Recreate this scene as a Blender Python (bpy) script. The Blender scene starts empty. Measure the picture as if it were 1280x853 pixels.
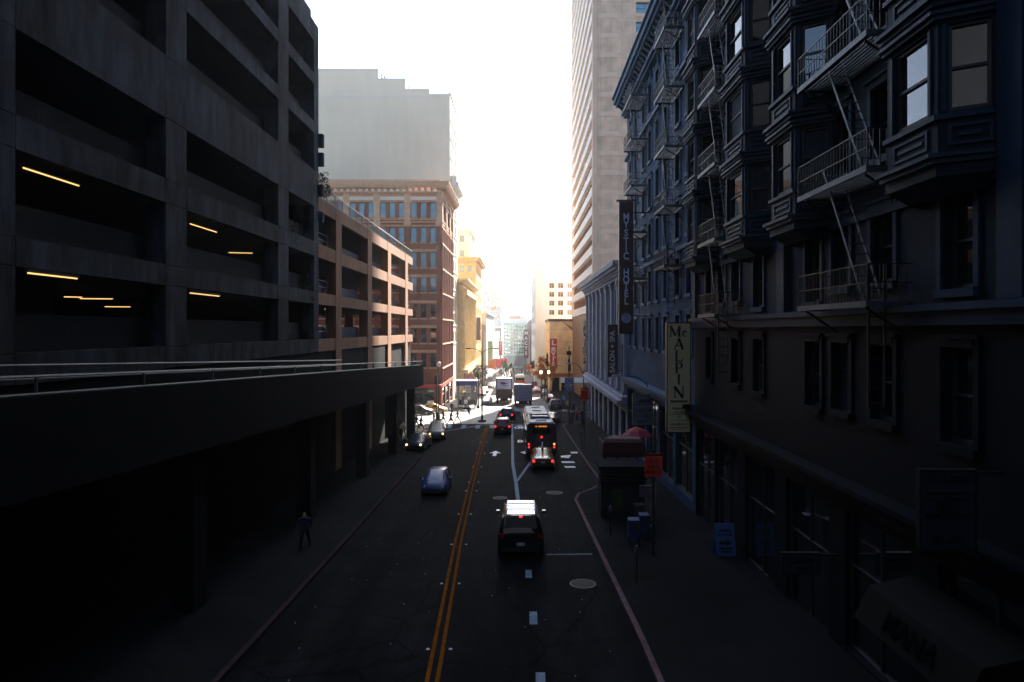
import bpy, bmesh, math, random
from mathutils import Vector, Matrix
random.seed(7)
R = math.radians
F = 800.0; VX, VY = 652.0, 412.0       # focal length and vanishing point, in photo pixels
H0, SL = 8.8, 0.041                    # eye height above the street, fall of the street
sc = bpy.context.scene
COL = sc.collection
def gz(y): return -H0 - SL*min(y, 520.0)
def gp(px, py):                        # photo pixel -> point on the street
    Y = F*H0/(py-VY-F*SL); return ((px-VX)/F*Y, Y)
def xat(px, Y): return (px-VX)/F*Y
def zat(py, Y): return (VY-py)/F*Y
def yat(px, X): return X*F/(px-VX)

# ------------------------------------------------------------------ materials
MATS = {}
def mat(name, col, rough=.7, n=0.0, ns=1.0, stretch=(1,1,1), bump=0.0, metal=0.0, ior=1.45, col2=None, emit=None, es=0, coat=0, stain=0.0, spec=.5):
    if name in MATS: return MATS[name]
    m = bpy.data.materials.new(name); m.use_nodes = True
    nt = m.node_tree; b = nt.nodes['Principled BSDF']
    b.inputs['Roughness'].default_value = rough; b.inputs['Metallic'].default_value = metal
    b.inputs['Specular IOR Level'].default_value = spec; b.inputs['IOR'].default_value = ior; b.inputs['Coat Weight'].default_value = coat
    b.inputs['Coat Roughness'].default_value = .05
    c = (*col, 1); b.inputs['Base Color'].default_value = c
    if emit: b.inputs['Emission Color'].default_value = (*emit, 1); b.inputs['Emission Strength'].default_value = es
    if n or bump:
        tc = nt.nodes.new('ShaderNodeTexCoord'); mp = nt.nodes.new('ShaderNodeMapping')
        mp.inputs['Scale'].default_value = stretch
        nz = nt.nodes.new('ShaderNodeTexNoise'); nz.inputs['Scale'].default_value = ns; nz.inputs['Detail'].default_value = 6
        nz.inputs['Roughness'].default_value = .65
        nt.links.new(tc.outputs['Object'], mp.inputs['Vector']); nt.links.new(mp.outputs[0], nz.inputs['Vector'])
        rp = nt.nodes.new('ShaderNodeValToRGB'); rp.color_ramp.elements[0].position = .3; rp.color_ramp.elements[1].position = .7
        d = col2 or tuple(max(0, x*(1-n)) for x in col); u = tuple(min(1, x*(1+n*.6)) for x in col)
        rp.color_ramp.elements[0].color = (*d, 1); rp.color_ramp.elements[1].color = (*u, 1)
        nt.links.new(nz.outputs['Fac'], rp.inputs['Fac'])
        out = rp.outputs['Color']
        if stain:
            n2 = nt.nodes.new('ShaderNodeTexNoise'); n2.inputs['Scale'].default_value = ns*.13; n2.inputs['Detail'].default_value = 4
            nt.links.new(tc.outputs['Object'], n2.inputs['Vector'])
            r2 = nt.nodes.new('ShaderNodeMapRange'); r2.inputs['From Min'].default_value = .35; r2.inputs['From Max'].default_value = .65
            r2.inputs['To Min'].default_value = 1-stain; r2.inputs['To Max'].default_value = 1
            nt.links.new(n2.outputs['Fac'], r2.inputs['Value'])
            mx = nt.nodes.new('ShaderNodeMix'); mx.data_type = 'RGBA'; mx.blend_type = 'MULTIPLY'; mx.inputs[0].default_value = 1
            nt.links.new(out, mx.inputs[6]); nt.links.new(r2.outputs[0], mx.inputs[7]); out = mx.outputs[2]
        nt.links.new(out, b.inputs['Base Color'])
        if bump:
            bp = nt.nodes.new('ShaderNodeBump'); bp.inputs['Strength'].default_value = bump; bp.inputs['Distance'].default_value = .03
            nt.links.new(nz.outputs['Fac'], bp.inputs['Height']); nt.links.new(bp.outputs[0], b.inputs['Normal'])
    MATS[name] = m; return m
def grid_mat(name, c1, c2, mortar, sx, sz, msize=.02, offs=.5, rough=.8, bump=.3, spec=.15):
    m = mat(name, c1, rough, spec=spec); nt = m.node_tree; b = nt.nodes['Principled BSDF']
    tc = nt.nodes.new('ShaderNodeTexCoord'); sp = nt.nodes.new('ShaderNodeSeparateXYZ'); ad = nt.nodes.new('ShaderNodeMath'); cb = nt.nodes.new('ShaderNodeCombineXYZ')
    nt.links.new(tc.outputs['Object'], sp.inputs[0]); nt.links.new(sp.outputs[0], ad.inputs[0]); nt.links.new(sp.outputs[1], ad.inputs[1])
    nt.links.new(ad.outputs[0], cb.inputs[0]); nt.links.new(sp.outputs[2], cb.inputs[1])
    br = nt.nodes.new('ShaderNodeTexBrick'); br.offset = offs; br.inputs['Scale'].default_value = 1
    br.inputs['Brick Width'].default_value = sx; br.inputs['Row Height'].default_value = sz; br.inputs['Mortar Size'].default_value = msize
    br.inputs['Color1'].default_value = (*c1, 1); br.inputs['Color2'].default_value = (*c2, 1); br.inputs['Mortar'].default_value = (*mortar, 1)
    nt.links.new(cb.outputs[0], br.inputs['Vector'])
    nz = nt.nodes.new('ShaderNodeTexNoise'); nz.inputs['Scale'].default_value = .5; nz.inputs['Detail'].default_value = 5
    nt.links.new(tc.outputs['Object'], nz.inputs['Vector'])
    mr = nt.nodes.new('ShaderNodeMapRange'); mr.inputs['From Min'].default_value = .3; mr.inputs['From Max'].default_value = .7; mr.inputs['To Min'].default_value = .72; mr.inputs['To Max'].default_value = 1.1
    nt.links.new(nz.outputs['Fac'], mr.inputs['Value'])
    mx = nt.nodes.new('ShaderNodeMix'); mx.data_type = 'RGBA'; mx.blend_type = 'MULTIPLY'; mx.inputs[0].default_value = 1
    nt.links.new(br.outputs['Color'], mx.inputs[6]); nt.links.new(mr.outputs[0], mx.inputs[7]); nt.links.new(mx.outputs[2], b.inputs['Base Color'])
    bp = nt.nodes.new('ShaderNodeBump'); bp.inputs['Strength'].default_value = bump; bp.inputs['Distance'].default_value = .02; bp.invert = True
    nt.links.new(br.outputs['Fac'], bp.inputs['Height']); nt.links.new(bp.outputs[0], b.inputs['Normal'])
    return m
concrete = mat('weathered grey concrete', (.058,.068,.086), .85, .85, 1.9, (1,1,.22), .35, stain=.6, spec=.2)
concrete_tan = mat('tan concrete', (.36,.165,.085), .85, .3, 1.2, (1,1,.3), .2, stain=.3)
aggregate = mat('dark exposed aggregate', (.024,.024,.025), .9, .7, 14, bump=.6)
dark_conc = mat('very dark concrete', (.012,.0125,.0145), .9, .4, 1.0, bump=.2, stain=.4, spec=.1)  # very dark tone for the ramp and lower garage walls
slab_m = mat('garage slab concrete', (.05,.048,.046), .9, .3, .8)
brick_m = grid_mat('red brick', (.25,.045,.024), (.17,.03,.018), (.20,.10,.065), .23, .08, .012)
terra = mat('terracotta trim', (.55,.26,.14), .7, .3, 2.0, bump=.2, stain=.2)
terra_pale = mat('pale terracotta', (.62,.38,.24), .7, .25, 2.0, bump=.1)
grey_paint = mat('grey painted stucco', (.72,.655,.53), .85, .05, .7, (1,1,.15), .05, stain=.07)
white_conc = mat('white concrete', (.62,.67,.72), .8, .12, .6, (1,1,.2), stain=.1)
pink_panel = grid_mat('pinkish concrete panels', (.88,.64,.48), (.83,.60,.45), (.42,.32,.26), 1.85, 3.43, .02, 0, .8, .2)
pink_conc = mat('pinkish concrete', (.86,.63,.48), .8, .15, .8, stain=.15)
brown_win = mat('brown window band', (.16,.085,.055), .35, .2, 3.0)
glass = mat('dark window glass', (.012,.016,.02), .03, ior=2.1)
glass_far = mat('far window glass', (.05,.06,.07), .1, ior=1.8)
glass_sky = mat('glass with painted sky blue', (.10,.30,.50), .04, metal=.55, ior=1.8)  # the sky's blue reflection is put into the glass colour
blind_m = mat('dim roller blind', (.03,.042,.06), .8, .1, 5)
frame_dark = mat('dark window frame', (.03,.03,.033), .5)
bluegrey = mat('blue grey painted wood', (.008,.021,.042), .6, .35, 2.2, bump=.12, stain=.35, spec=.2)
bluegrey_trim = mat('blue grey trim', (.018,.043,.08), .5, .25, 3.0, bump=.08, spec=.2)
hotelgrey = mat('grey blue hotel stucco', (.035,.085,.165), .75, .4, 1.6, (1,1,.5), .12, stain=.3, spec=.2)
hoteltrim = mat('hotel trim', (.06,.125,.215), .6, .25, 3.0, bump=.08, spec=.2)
iron = mat('black painted iron', (.022,.023,.026), .4, .3, 6.0, metal=.3)
iron_worn = mat('worn iron edge', (.085,.10,.12), .45, .3, 6.0, metal=.3)
steel_rail = mat('galvanised rail', (.24,.26,.29), .38, .2, 8, metal=.9)
salon_m = mat('pale blue grey limestone', (.25,.28,.36), .75, .2, 1.5, bump=.1, stain=.2)
salon_trim = mat('limestone trim', (.33,.36,.44), .7, .2, 2, bump=.1)
asphalt = mat('worn asphalt', (.0095,.0112,.0145), .8, .4, 3.0, (1,.25,1), .25, stain=.4, spec=.02)
asphalt_new = mat('polished asphalt', (.011,.0125,.016), .5, .6, 5.0, (1,.5,1), bump=.8, spec=.22)
def rough_road(m):
    nt = m.node_tree; b = nt.nodes['Principled BSDF']; src = b.inputs['Base Color'].links[0].from_socket
    tc = nt.nodes.new('ShaderNodeTexCoord')
    wn = nt.nodes.new('ShaderNodeTexNoise'); wn.inputs['Scale'].default_value = 1.3; wn.inputs['Detail'].default_value = 5
    nt.links.new(tc.outputs['Object'], wn.inputs['Vector'])
    mxv = nt.nodes.new('ShaderNodeMix'); mxv.data_type = 'VECTOR'; mxv.inputs[0].default_value = .35
    nt.links.new(tc.outputs['Object'], mxv.inputs[4]); nt.links.new(wn.outputs['Color'], mxv.inputs[5])
    vo = nt.nodes.new('ShaderNodeTexVoronoi'); vo.feature = 'DISTANCE_TO_EDGE'; vo.inputs['Scale'].default_value = .42
    nt.links.new(mxv.outputs[1], vo.inputs['Vector'])
    mr = nt.nodes.new('ShaderNodeMapRange'); mr.inputs['From Min'].default_value = .004; mr.inputs['From Max'].default_value = .016; mr.inputs['To Min'].default_value = .35; mr.inputs['To Max'].default_value = 1
    nt.links.new(vo.outputs['Distance'], mr.inputs['Value'])
    mp = nt.nodes.new('ShaderNodeMapping'); mp.inputs['Scale'].default_value = (1.1,.03,1)
    n2 = nt.nodes.new('ShaderNodeTexNoise'); n2.inputs['Scale'].default_value = 1; n2.inputs['Detail'].default_value = 4
    nt.links.new(tc.outputs['Object'], mp.inputs['Vector']); nt.links.new(mp.outputs[0], n2.inputs['Vector'])
    m2 = nt.nodes.new('ShaderNodeMapRange'); m2.inputs['From Min'].default_value = .35; m2.inputs['From Max'].default_value = .65; m2.inputs['To Min'].default_value = .6; m2.inputs['To Max'].default_value = 1.35
    nt.links.new(n2.outputs['Fac'], m2.inputs['Value'])
    mu = nt.nodes.new('ShaderNodeMath'); mu.operation = 'MULTIPLY'; nt.links.new(mr.outputs[0], mu.inputs[0]); nt.links.new(m2.outputs[0], mu.inputs[1])
    mx = nt.nodes.new('ShaderNodeMix'); mx.data_type = 'RGBA'; mx.blend_type = 'MULTIPLY'; mx.inputs[0].default_value = 1
    nt.links.new(src, mx.inputs[6]); nt.links.new(mu.outputs[0], mx.inputs[7]); nt.links.new(mx.outputs[2], b.inputs['Base Color'])
rough_road(asphalt)
ground_m = mat('city ground', (.10,.10,.10), .9, .2, .2)
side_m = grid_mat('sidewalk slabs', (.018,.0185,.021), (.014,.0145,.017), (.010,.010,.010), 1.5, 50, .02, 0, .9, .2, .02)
kerb_m = mat('pale concrete kerb', (.05,.034,.038), .8, .3, 4.0, bump=.2, spec=.0)
kerb_painted = mat('worn red painted kerb', (.17,.105,.115), .8, .45, 4.0, bump=.2, spec=.0)
white_line = mat('worn white paint', (.20,.28,.36), .7, .45, 5.0, spec=.03)
yellow_line = mat('worn yellow paint', (.22,.075,.008), .8, .5, 5.0, spec=.0)
cast_iron = mat('polished manhole iron', (.07,.07,.075), .4, .7, 14, bump=.7, metal=.6)
fresh_white = mat('fresh white paint with glint', (.72,.74,.76), .5, .2, 5.0)  # fresh paint, its sun glint put into the bright colour
asphalt_sunlit = mat('asphalt with painted sunlight', (.15,.145,.14), .7, .3, 2.0, bump=.2, stain=.3, spec=.2)  # road colour lightened to carry the sunlight past the crossing
yellow_stone = mat('yellow sandstone', (.82,.62,.30), .7, .18, 1.0, bump=.1, stain=.1)
cream = mat('cream stucco', (.78,.68,.52), .8, .15, 1.0, stain=.1)
brown_stone = mat('tan brick far', (.62,.36,.12), .8, .2, 1.0)
levis_stone = grid_mat('tan stone cladding', (.92,.68,.40), (.88,.64,.37), (.5,.36,.22), 60, 3.0, .05, 0, .7, .2)
green_wall = mat('pale green tile', (.26,.42,.31), .7, .15, 1.0)
pale_blue = mat('pale blue concrete', (.55,.60,.64), .7, .1, .8)
red_m = mat('red painted metal', (.50,.03,.03), .5, .15, 3)
white_m = mat('white enamel', (.75,.75,.74), .45, .08, 4)
black_m = mat('matt black', (.015,.015,.016), .6)
leaf_m = mat('dark green leaves', (.045,.085,.025), .7, .6, 2.5)
ivy_m = mat('ivy leaves', (.05,.11,.03), .7, .6, 2.5)
autumn_m = mat('autumn leaves', (.42,.19,.03), .7, .5, 1.2, col2=(.30,.06,.02))
bark_m = mat('bark', (.09,.065,.05), .9, .4, 5, bump=.4)

# ------------------------------------------------------------------ mesh helper
class MB:
    def __init__(s): s.v = []; s.f = []
    def face(s, pts):
        b = len(s.v); s.v += [tuple(p) for p in pts]; s.f.append(tuple(range(b, b+len(pts))))
    def hexa(s, p):                    # 8 points: bottom ring 0-3, top ring 4-7
        b = len(s.v); s.v += [tuple(q) for q in p]
        for q in ((3,2,1,0),(4,5,6,7),(0,1,5,4),(1,2,6,5),(2,3,7,6),(3,0,4,7)): s.f.append(tuple(b+i for i in q))
    def box(s, x0, x1, y0, y1, z0, z1):
        s.hexa([(x0,y0,z0),(x1,y0,z0),(x1,y1,z0),(x0,y1,z0),(x0,y0,z1),(x1,y0,z1),(x1,y1,z1),(x0,y1,z1)])
    def bar(s, a, b, w, h=None):       # square bar between two points
        a = Vector(a); b = Vector(b); d = (b-a)
        if d.length < 1e-6: return
        d.normalize(); h = h or w
        up = Vector((0,0,1)) if abs(d.z) < .95 else Vector((1,0,0))
        r = d.cross(up).normalized()*w/2; u = r.cross(d).normalized()*h/2
        s.hexa([a-r-u, a+r-u, b+r-u, b-r-u, a-r+u, a+r+u, b+r+u, b-r+u])
    def tube(s, pts, rad, n=8, caps=True):
        pts = [Vector(p) for p in pts]; rings = []
        for i, p in enumerate(pts):
            d = (pts[min(i+1, len(pts)-1)]-pts[max(i-1, 0)]).normalized()
            up = Vector((0,0,1)) if abs(d.z) < .9 else Vector((1,0,0))
            r = d.cross(up).normalized(); u = r.cross(d)
            rr = rad[i] if isinstance(rad, (list, tuple)) else rad
            b = len(s.v)
            for k in range(n):
                a = 2*math.pi*k/n; s.v.append(tuple(p+r*rr*math.cos(a)+u*rr*math.sin(a)))
            rings.append(b)
        for a, b in zip(rings, rings[1:]):
            for k in range(n): s.f.append((a+k, a+(k+1)%n, b+(k+1)%n, b+k))
        if caps: s.f.append(tuple(rings[0]+k for k in reversed(range(n)))); s.f.append(tuple(rings[-1]+k for k in range(n)))
    def lathe(s, prof, n=12, c=(0,0,0), axis='z'):
        rings = []
        for r, z in prof:
            b = len(s.v)
            for k in range(n):
                a = 2*math.pi*k/n; x, y = r*math.cos(a), r*math.sin(a)
                s.v.append((c[0]+x, c[1]+y, c[2]+z) if axis == 'z' else (c[0]+z, c[1]+x, c[2]+y) if axis == 'x' else (c[0]+x, c[1]+z, c[2]+y))
            rings.append(b)
        for a, b in zip(rings, rings[1:]):
            for k in range(n): s.f.append((a+k, a+(k+1)%n, b+(k+1)%n, b+k))
        s.f.append(tuple(rings[0]+k for k in reversed(range(n)))); s.f.append(tuple(rings[-1]+k for k in range(n)))
    def prism(s, poly, z0, z1, slope=False):   # polygon in plan, z relative to the street if slope
        a = [(x, y, z0+(gz(y) if slope else 0)) for x, y in poly]; b = [(x, y, z1+(gz(y) if slope else 0)) for x, y in poly]
        n = len(poly); o = len(s.v); s.v += a+b
        s.f.append(tuple(o+i for i in reversed(range(n)))); s.f.append(tuple(o+n+i for i in range(n)))
        for i in range(n): j = (i+1) % n; s.f.append((o+i, o+j, o+n+j, o+n+i))
    def mesh(s, name):
        me = bpy.data.meshes.new(name); me.from_pydata(s.v, [], s.f)
        bm = bmesh.new(); bm.from_mesh(me); bmesh.ops.recalc_face_normals(bm, faces=bm.faces); bm.to_mesh(me); bm.free()
        return me
def smooth(me, ang=40):
    for p in me.polygons: p.use_smooth = True
    try: me.set_sharp_from_angle(angle=R(ang))
    except Exception: pass
def wloc(o):
    v = Vector((0,0,0))
    while o: v += o.location; o = o.parent
    return v
def obj(name, me, m, parent=None, loc=(0,0,0), rot=0, world=True, sm=None):
    if isinstance(me, MB): me = me.mesh(name)
    if m and not me.materials: me.materials.append(m)
    if sm: smooth(me, sm)
    o = bpy.data.objects.new(name, me); COL.objects.link(o)
    o.rotation_euler = (0, 0, rot)
    if parent:
        o.parent = parent; o.location = Vector(loc)-(wloc(parent) if world else Vector((0,0,0)))
    else: o.location = loc
    return o
def tag(o, label, cat, group=None, kind=None):
    o['label'] = label; o['category'] = cat
    if group: o['group'] = group
    if kind: o['kind'] = kind
    return o
def thing(name, label, cat, loc, group=None, rot=0):
    o = bpy.data.objects.new(name, None); COL.objects.link(o); o.location = loc; o.rotation_euler = (0,0,rot); o.empty_display_size = .3
    return tag(o, label, cat, group)
def dup(o, parent=None):
    c = o.copy(); COL.objects.link(c); c.parent = parent
    for ch in o.children: dup(ch, c)
    return c
def whole(name, mb, m, label, cat, base, group=None, sm=None):   # a one-mesh thing built in world coordinates
    me = mb.mesh(name); me.transform(Matrix.Translation(-Vector(base)))
    return tag(obj(name, me, m, None, base, sm=sm), label, cat, group)
def struct(name, mb, m, parent=None):
    o = obj(name, mb, m, parent)
    if not parent: o['kind'] = 'structure'
    return o
# ------------------------------------------------------------------ facades
def fp(ax, c, sg, u, z, w):            # facade point: u along the wall, w outward
    return (c+sg*w, u, z) if ax == 'x' else (u, c+sg*w, z)
def fbox(mb, ax, c, sg, u0, u1, z0, z1, w0, w1):
    a = fp(ax, c, sg, u0, z0, w0); b = fp(ax, c, sg, u1, z1, w1)
    mb.box(min(a[0],b[0]), max(a[0],b[0]), min(a[1],b[1]), max(a[1],b[1]), z0, z1)
def wall(mb, ax, c, sg, u0, u1, z0, z1, holes, d=.2):
    us = sorted({u0, u1, *[x for h in holes for x in h[:2]]}); zs = sorted({z0, z1, *[x for h in holes for x in h[2:4]]})
    us = [u for u in us if u0 <= u <= u1]; zs = [z for z in zs if z0 <= z <= z1]
    for i in range(len(us)-1):
        j = 0
        while j < len(zs)-1:
            cu = (us[i]+us[i+1])/2
            def inh(j): 
                cz = (zs[j]+zs[j+1])/2
                return any(h[0] < cu < h[1] and h[2] < cz < h[3] for h in holes)
            if inh(j): j += 1; continue
            k = j
            while k+1 < len(zs)-1 and not inh(k+1): k += 1
            mb.face([fp(ax,c,sg,us[i],zs[j],0), fp(ax,c,sg,us[i+1],zs[j],0), fp(ax,c,sg,us[i+1],zs[k+1],0), fp(ax,c,sg,us[i],zs[k+1],0)])
            j = k+1
    for a, b, e, f in [h[:4] for h in holes]:
        for (p, q) in (((a,e),(b,e)), ((b,e),(b,f)), ((b,f),(a,f)), ((a,f),(a,e))):
            mb.face([fp(ax,c,sg,*p,0), fp(ax,c,sg,*q,0), fp(ax,c,sg,*q,-d), fp(ax,c,sg,*p,-d)])
def fullwall(mb, x0, x1, y0, y1, z0, z1, skip=''):
    """the closed sides and roof of a block, without the facades listed in skip"""
    if 'S' not in skip: mb.face([(x0,y0,z0),(x1,y0,z0),(x1,y0,z1),(x0,y0,z1)])
    if 'N' not in skip: mb.face([(x0,y1,z0),(x1,y1,z0),(x1,y1,z1),(x0,y1,z1)])
    if 'W' not in skip: mb.face([(x0,y0,z0),(x0,y1,z0),(x0,y1,z1),(x0,y0,z1)])
    if 'E' not in skip: mb.face([(x1,y0,z0),(x1,y1,z0),(x1,y1,z1),(x1,y0,z1)])
    if 'T' not in skip: mb.face([(x0,y0,z1),(x1,y0,z1),(x1,y1,z1),(x0,y1,z1)])
ROT = {('y',-1): 0, ('x',1): R(90), ('x',-1): R(-90), ('y',1): R(180)}
WC = {}
def win(parent, ax, c, sg, u0, u1, z0, z1, d=.2, style='sash', gm=None, fm=None, name='window', sub=True, rot=None, at=None, sill=None, trim=None):
    """one window: a pane of glass (the window) and its frame (a child)"""
    gm = gm or glass; fm = fm or frame_dark
    w, h = round(abs(u1-u0), 3), round(z1-z0, 3); key = (w, h, style, gm.name, fm.name)
    if key not in WC:
        p = MB(); p.box(-w/2, w/2, -.002, .03, -h/2, h/2)
        f = MB(); t = min(.07, w*.09)
        f.box(-w/2, -w/2+t, -.07, -.004, -h/2, h/2); f.box(w/2-t, w/2, -.07, -.004, -h/2, h/2)
        f.box(-w/2+t, w/2-t, -.07, -.004, h/2-t, h/2); f.box(-w/2+t, w/2-t, -.07, -.004, -h/2, -h/2+t*1.3)
        if style in ('sash', 'sash6'): f.box(-w/2+t, w/2-t, -.06, -.004, -t*.45, t*.45)
        if style == 'sash6': f.box(-t*.3, t*.3, -.05, -.004, -h/2+t, h/2-t)
        if style == 'cross': f.box(-t*.4, t*.4, -.05, -.004, -h/2+t, h/2-t); f.box(-w/2+t, w/2-t, -.05, -.004, h*.1, h*.1+t*.7)
        if style == 'bands':
            nn = max(2, int(w/1.2))
            for k in range(1, nn): x = -w/2+w*k/nn; f.box(x-.06, x+.06, -.09, -.004, -h/2+t, h/2-t)
        a = p.mesh('window'); a.materials.append(gm); b = f.mesh('frame'); b.materials.append(fm); WC[key] = (a, b)
    a, b = WC[key]
    loc = at or fp(ax, c, sg, (u0+u1)/2, (z0+z1)/2, -d+.035)
    o = obj(name, a, None, parent, loc, ROT[(ax, sg)] if rot is None else rot)
    if sub == 'sib': obj('frame', b, None, parent, loc, ROT[(ax, sg)] if rot is None else rot)
    elif sub: obj('frame', b, None, o, world=False)
    if sill or trim:
        k2 = (w, h, d, (sill or trim).name, bool(sill), bool(trim))
        if k2 not in WC:
            q = d-.035; a = b = None
            if sill: mb = MB(); mb.box(-w/2-.14, w/2+.14, -q-.15, -q-.004, -h/2-.2, -h/2-.01); a = mb.mesh('sill'); a.materials.append(sill)
            if trim:
                mb = MB(); mb.box(-w/2-.18,-w/2-.02,-q-.07,-q-.004,-h/2,h/2+.16); mb.box(w/2+.02,w/2+.18,-q-.07,-q-.004,-h/2,h/2+.16); mb.box(-w/2-.02,w/2+.02,-q-.09,-q-.004,h/2+.01,h/2+.2)
                mb.box(-w/2-.26,w/2+.26,-q-.16,-q-.004,h/2+.2,h/2+.28); b = mb.mesh('trim'); b.materials.append(trim)
            WC[k2] = (a, b)
        for nm, me in zip(('sill','trim'), WC[k2]):
            if me: obj(nm, me, None, o, world=False)
    return o
def repeat(name, mb, m, parent, locs, rots=None):     # copies of one small part, each an object of its own
    me = mb.mesh(name); me.materials.append(m)
    for i, l in enumerate(locs): obj(name, me, None, parent, l, rots[i] if rots else 0)
# ------------------------------------------------------------------ lettering
def text_mesh(s, size=1.0, ext=.02, sx=1.0, spacing=1.0):
    cu = bpy.data.curves.new('lettering', 'FONT'); cu.body = s; cu.size = size; cu.extrude = ext; cu.align_x = 'CENTER'; cu.align_y = 'CENTER'; cu.space_character = spacing; cu.offset = .022*size
    o = bpy.data.objects.new('lettering', cu); COL.objects.link(o)
    dg = bpy.context.evaluated_depsgraph_get(); dg.update()
    me = bpy.data.meshes.new_from_object(o.evaluated_get(dg)); me.name = 'lettering'
    bpy.data.objects.remove(o); bpy.data.curves.remove(cu)
    if sx != 1: me.transform(Matrix.Diagonal((sx,1,1,1)))
    return me
def join_meshes(items):                # [(mesh, matrix)] -> one mesh
    bm = bmesh.new()
    for me, mx in items:
        t = bpy.data.meshes.new('t'); b2 = bmesh.new(); b2.from_mesh(me); b2.transform(mx); b2.to_mesh(t); b2.free()
        bm.from_mesh(t); bpy.data.meshes.remove(t)
    out = bpy.data.meshes.new('lettering'); bm.to_mesh(out); bm.free(); return out
UP = Matrix.Rotation(R(90), 4, 'X')    # stands text up so that it reads from -Y
def sign_text(parent, lines, m, world_c, ext=.01, rotz=0, name='lettering'):
    """lines: (string, size, dx, dz, xscale[, turn]) around world_c"""
    its = []
    for ln in lines:
        s, size, dx, dz, sx = ln[:5]; turn = ln[5] if len(ln) > 5 else 0
        its.append((text_mesh(s, size, ext, sx), Matrix.Rotation(rotz, 4, 'Z') @ Matrix.Translation((dx,0,dz)) @ UP @ Matrix.Rotation(turn, 4, 'Z')))
    me = join_meshes(its)
    return obj(name, me, m, parent, world_c)
def leaves(mb, pts, size, n, rnd):     # leaf-sized faces round the given clump centres (x,y,z,r)
    for (x, y, z, r) in pts:
        for _ in range(n):
            while True:
                a = Vector((rnd.uniform(-1,1), rnd.uniform(-1,1), rnd.uniform(-1,1)))
                if a.length <= 1: break
            p = Vector((x,y,z))+a*r; s = size*rnd.uniform(.6, 1.3)
            d = Vector((rnd.uniform(-1,1), rnd.uniform(-1,1), rnd.uniform(-.6,1))).normalized()
            e = d.cross(Vector((rnd.uniform(-1,1), rnd.uniform(-1,1), rnd.uniform(-1,1)))).normalized()
            mb.face([p-d*s, p+e*s*.5, p+d*s, p-e*s*.5])

# ------------------------------------------------------------------ camera, sky, sun, air
cam = bpy.data.cameras.new('camera'); co = bpy.data.objects.new('camera', cam); COL.objects.link(co)
co.rotation_euler = (R(90), 0, 0); cam.sensor_width = 36; cam.lens = 36*F/1280
cam.shift_x = -12/1280; cam.shift_y = -(426.5-VY)/1280; cam.clip_end = 6000; cam.clip_start = .1
sc.camera = co
SUN_AZ, SUN_EL = R(14), R(35); HAZE = .00034
w = bpy.data.worlds.new('World'); sc.world = w; w.use_nodes = True
sky = w.node_tree.nodes.new('ShaderNodeTexSky'); sky.sky_type = 'NISHITA'; sky.sun_disc = False
sky.sun_elevation = SUN_EL; sky.sun_rotation = SUN_AZ; sky.dust_density = 1.0; sky.air_density = 1.0; sky.ozone_density = 1.5; sky.altitude = 0
bg = w.node_tree.nodes['Background']; bg.inputs['Strength'].default_value = .05
w.node_tree.links.new(sky.outputs[0], bg.inputs['Color'])
sl = bpy.data.lights.new('sun', 'SUN'); sl.energy = 5.0; sl.angle = R(.5); sl.color = (1,.91,.79)
so = bpy.data.objects.new('sun', sl); COL.objects.link(so); so.location = (60, 160, 130)
so.rotation_euler = Vector((math.sin(SUN_AZ)*math.cos(SUN_EL), math.cos(SUN_AZ)*math.cos(SUN_EL), math.sin(SUN_EL))).to_track_quat('Z','Y').to_euler()
sc.view_settings.view_transform = 'Standard'; sc.view_settings.look = 'None'; sc.view_settings.exposure = 2.6; sc.view_settings.gamma = 1
sc.cycles.use_denoising = True; sc.cycles.max_bounces = 6; sc.cycles.diffuse_bounces = 3; sc.cycles.glossy_bounces = 3; sc.cycles.volume_bounces = 1
sc.cycles.sample_clamp_indirect = 6
# ================================================================== the ground
mb = MB(); ys = [-60, 520, 3000]; 
for a, b in zip(ys, ys[1:]): mb.face([(-1500,a,gz(a)-.02),(1500,a,gz(a)-.02),(1500,b,gz(b)-.02),(-1500,b,gz(b)-.02)])
struct('ground', mb, ground_m)
road = MB()
road.face([(-12.4,-20,gz(-20)),(10,-20,gz(-20)),(10,455,gz(455)),(-12.4,455,gz(455))])
ROAD = struct('road', road, asphalt)
def flat(x0, x1, y0, y1, h): 
    m = MB(); m.face([(x0,y0,gz(y0)+h),(x1,y0,gz(y0)+h),(x1,y1,gz(y1)+h),(x0,y1,gz(y1)+h)]); return m
struct('cross_street', flat(-160,-3.6,82.6,101,.004), mat('paving with painted sunlight', (.30,.285,.26), .6, .2, 2.0, bump=.1, stain=.2, spec=.3))  # sunlit side of the crossing, sunlight put into the pale colour
struct('cross_street', flat(-3.6,160,84.5,101,.004), asphalt)  # shaded side of the same crossing, kept dark by its colour
struct('road', flat(-12.4,9.5,101,455,.004), asphalt_sunlit)
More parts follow.
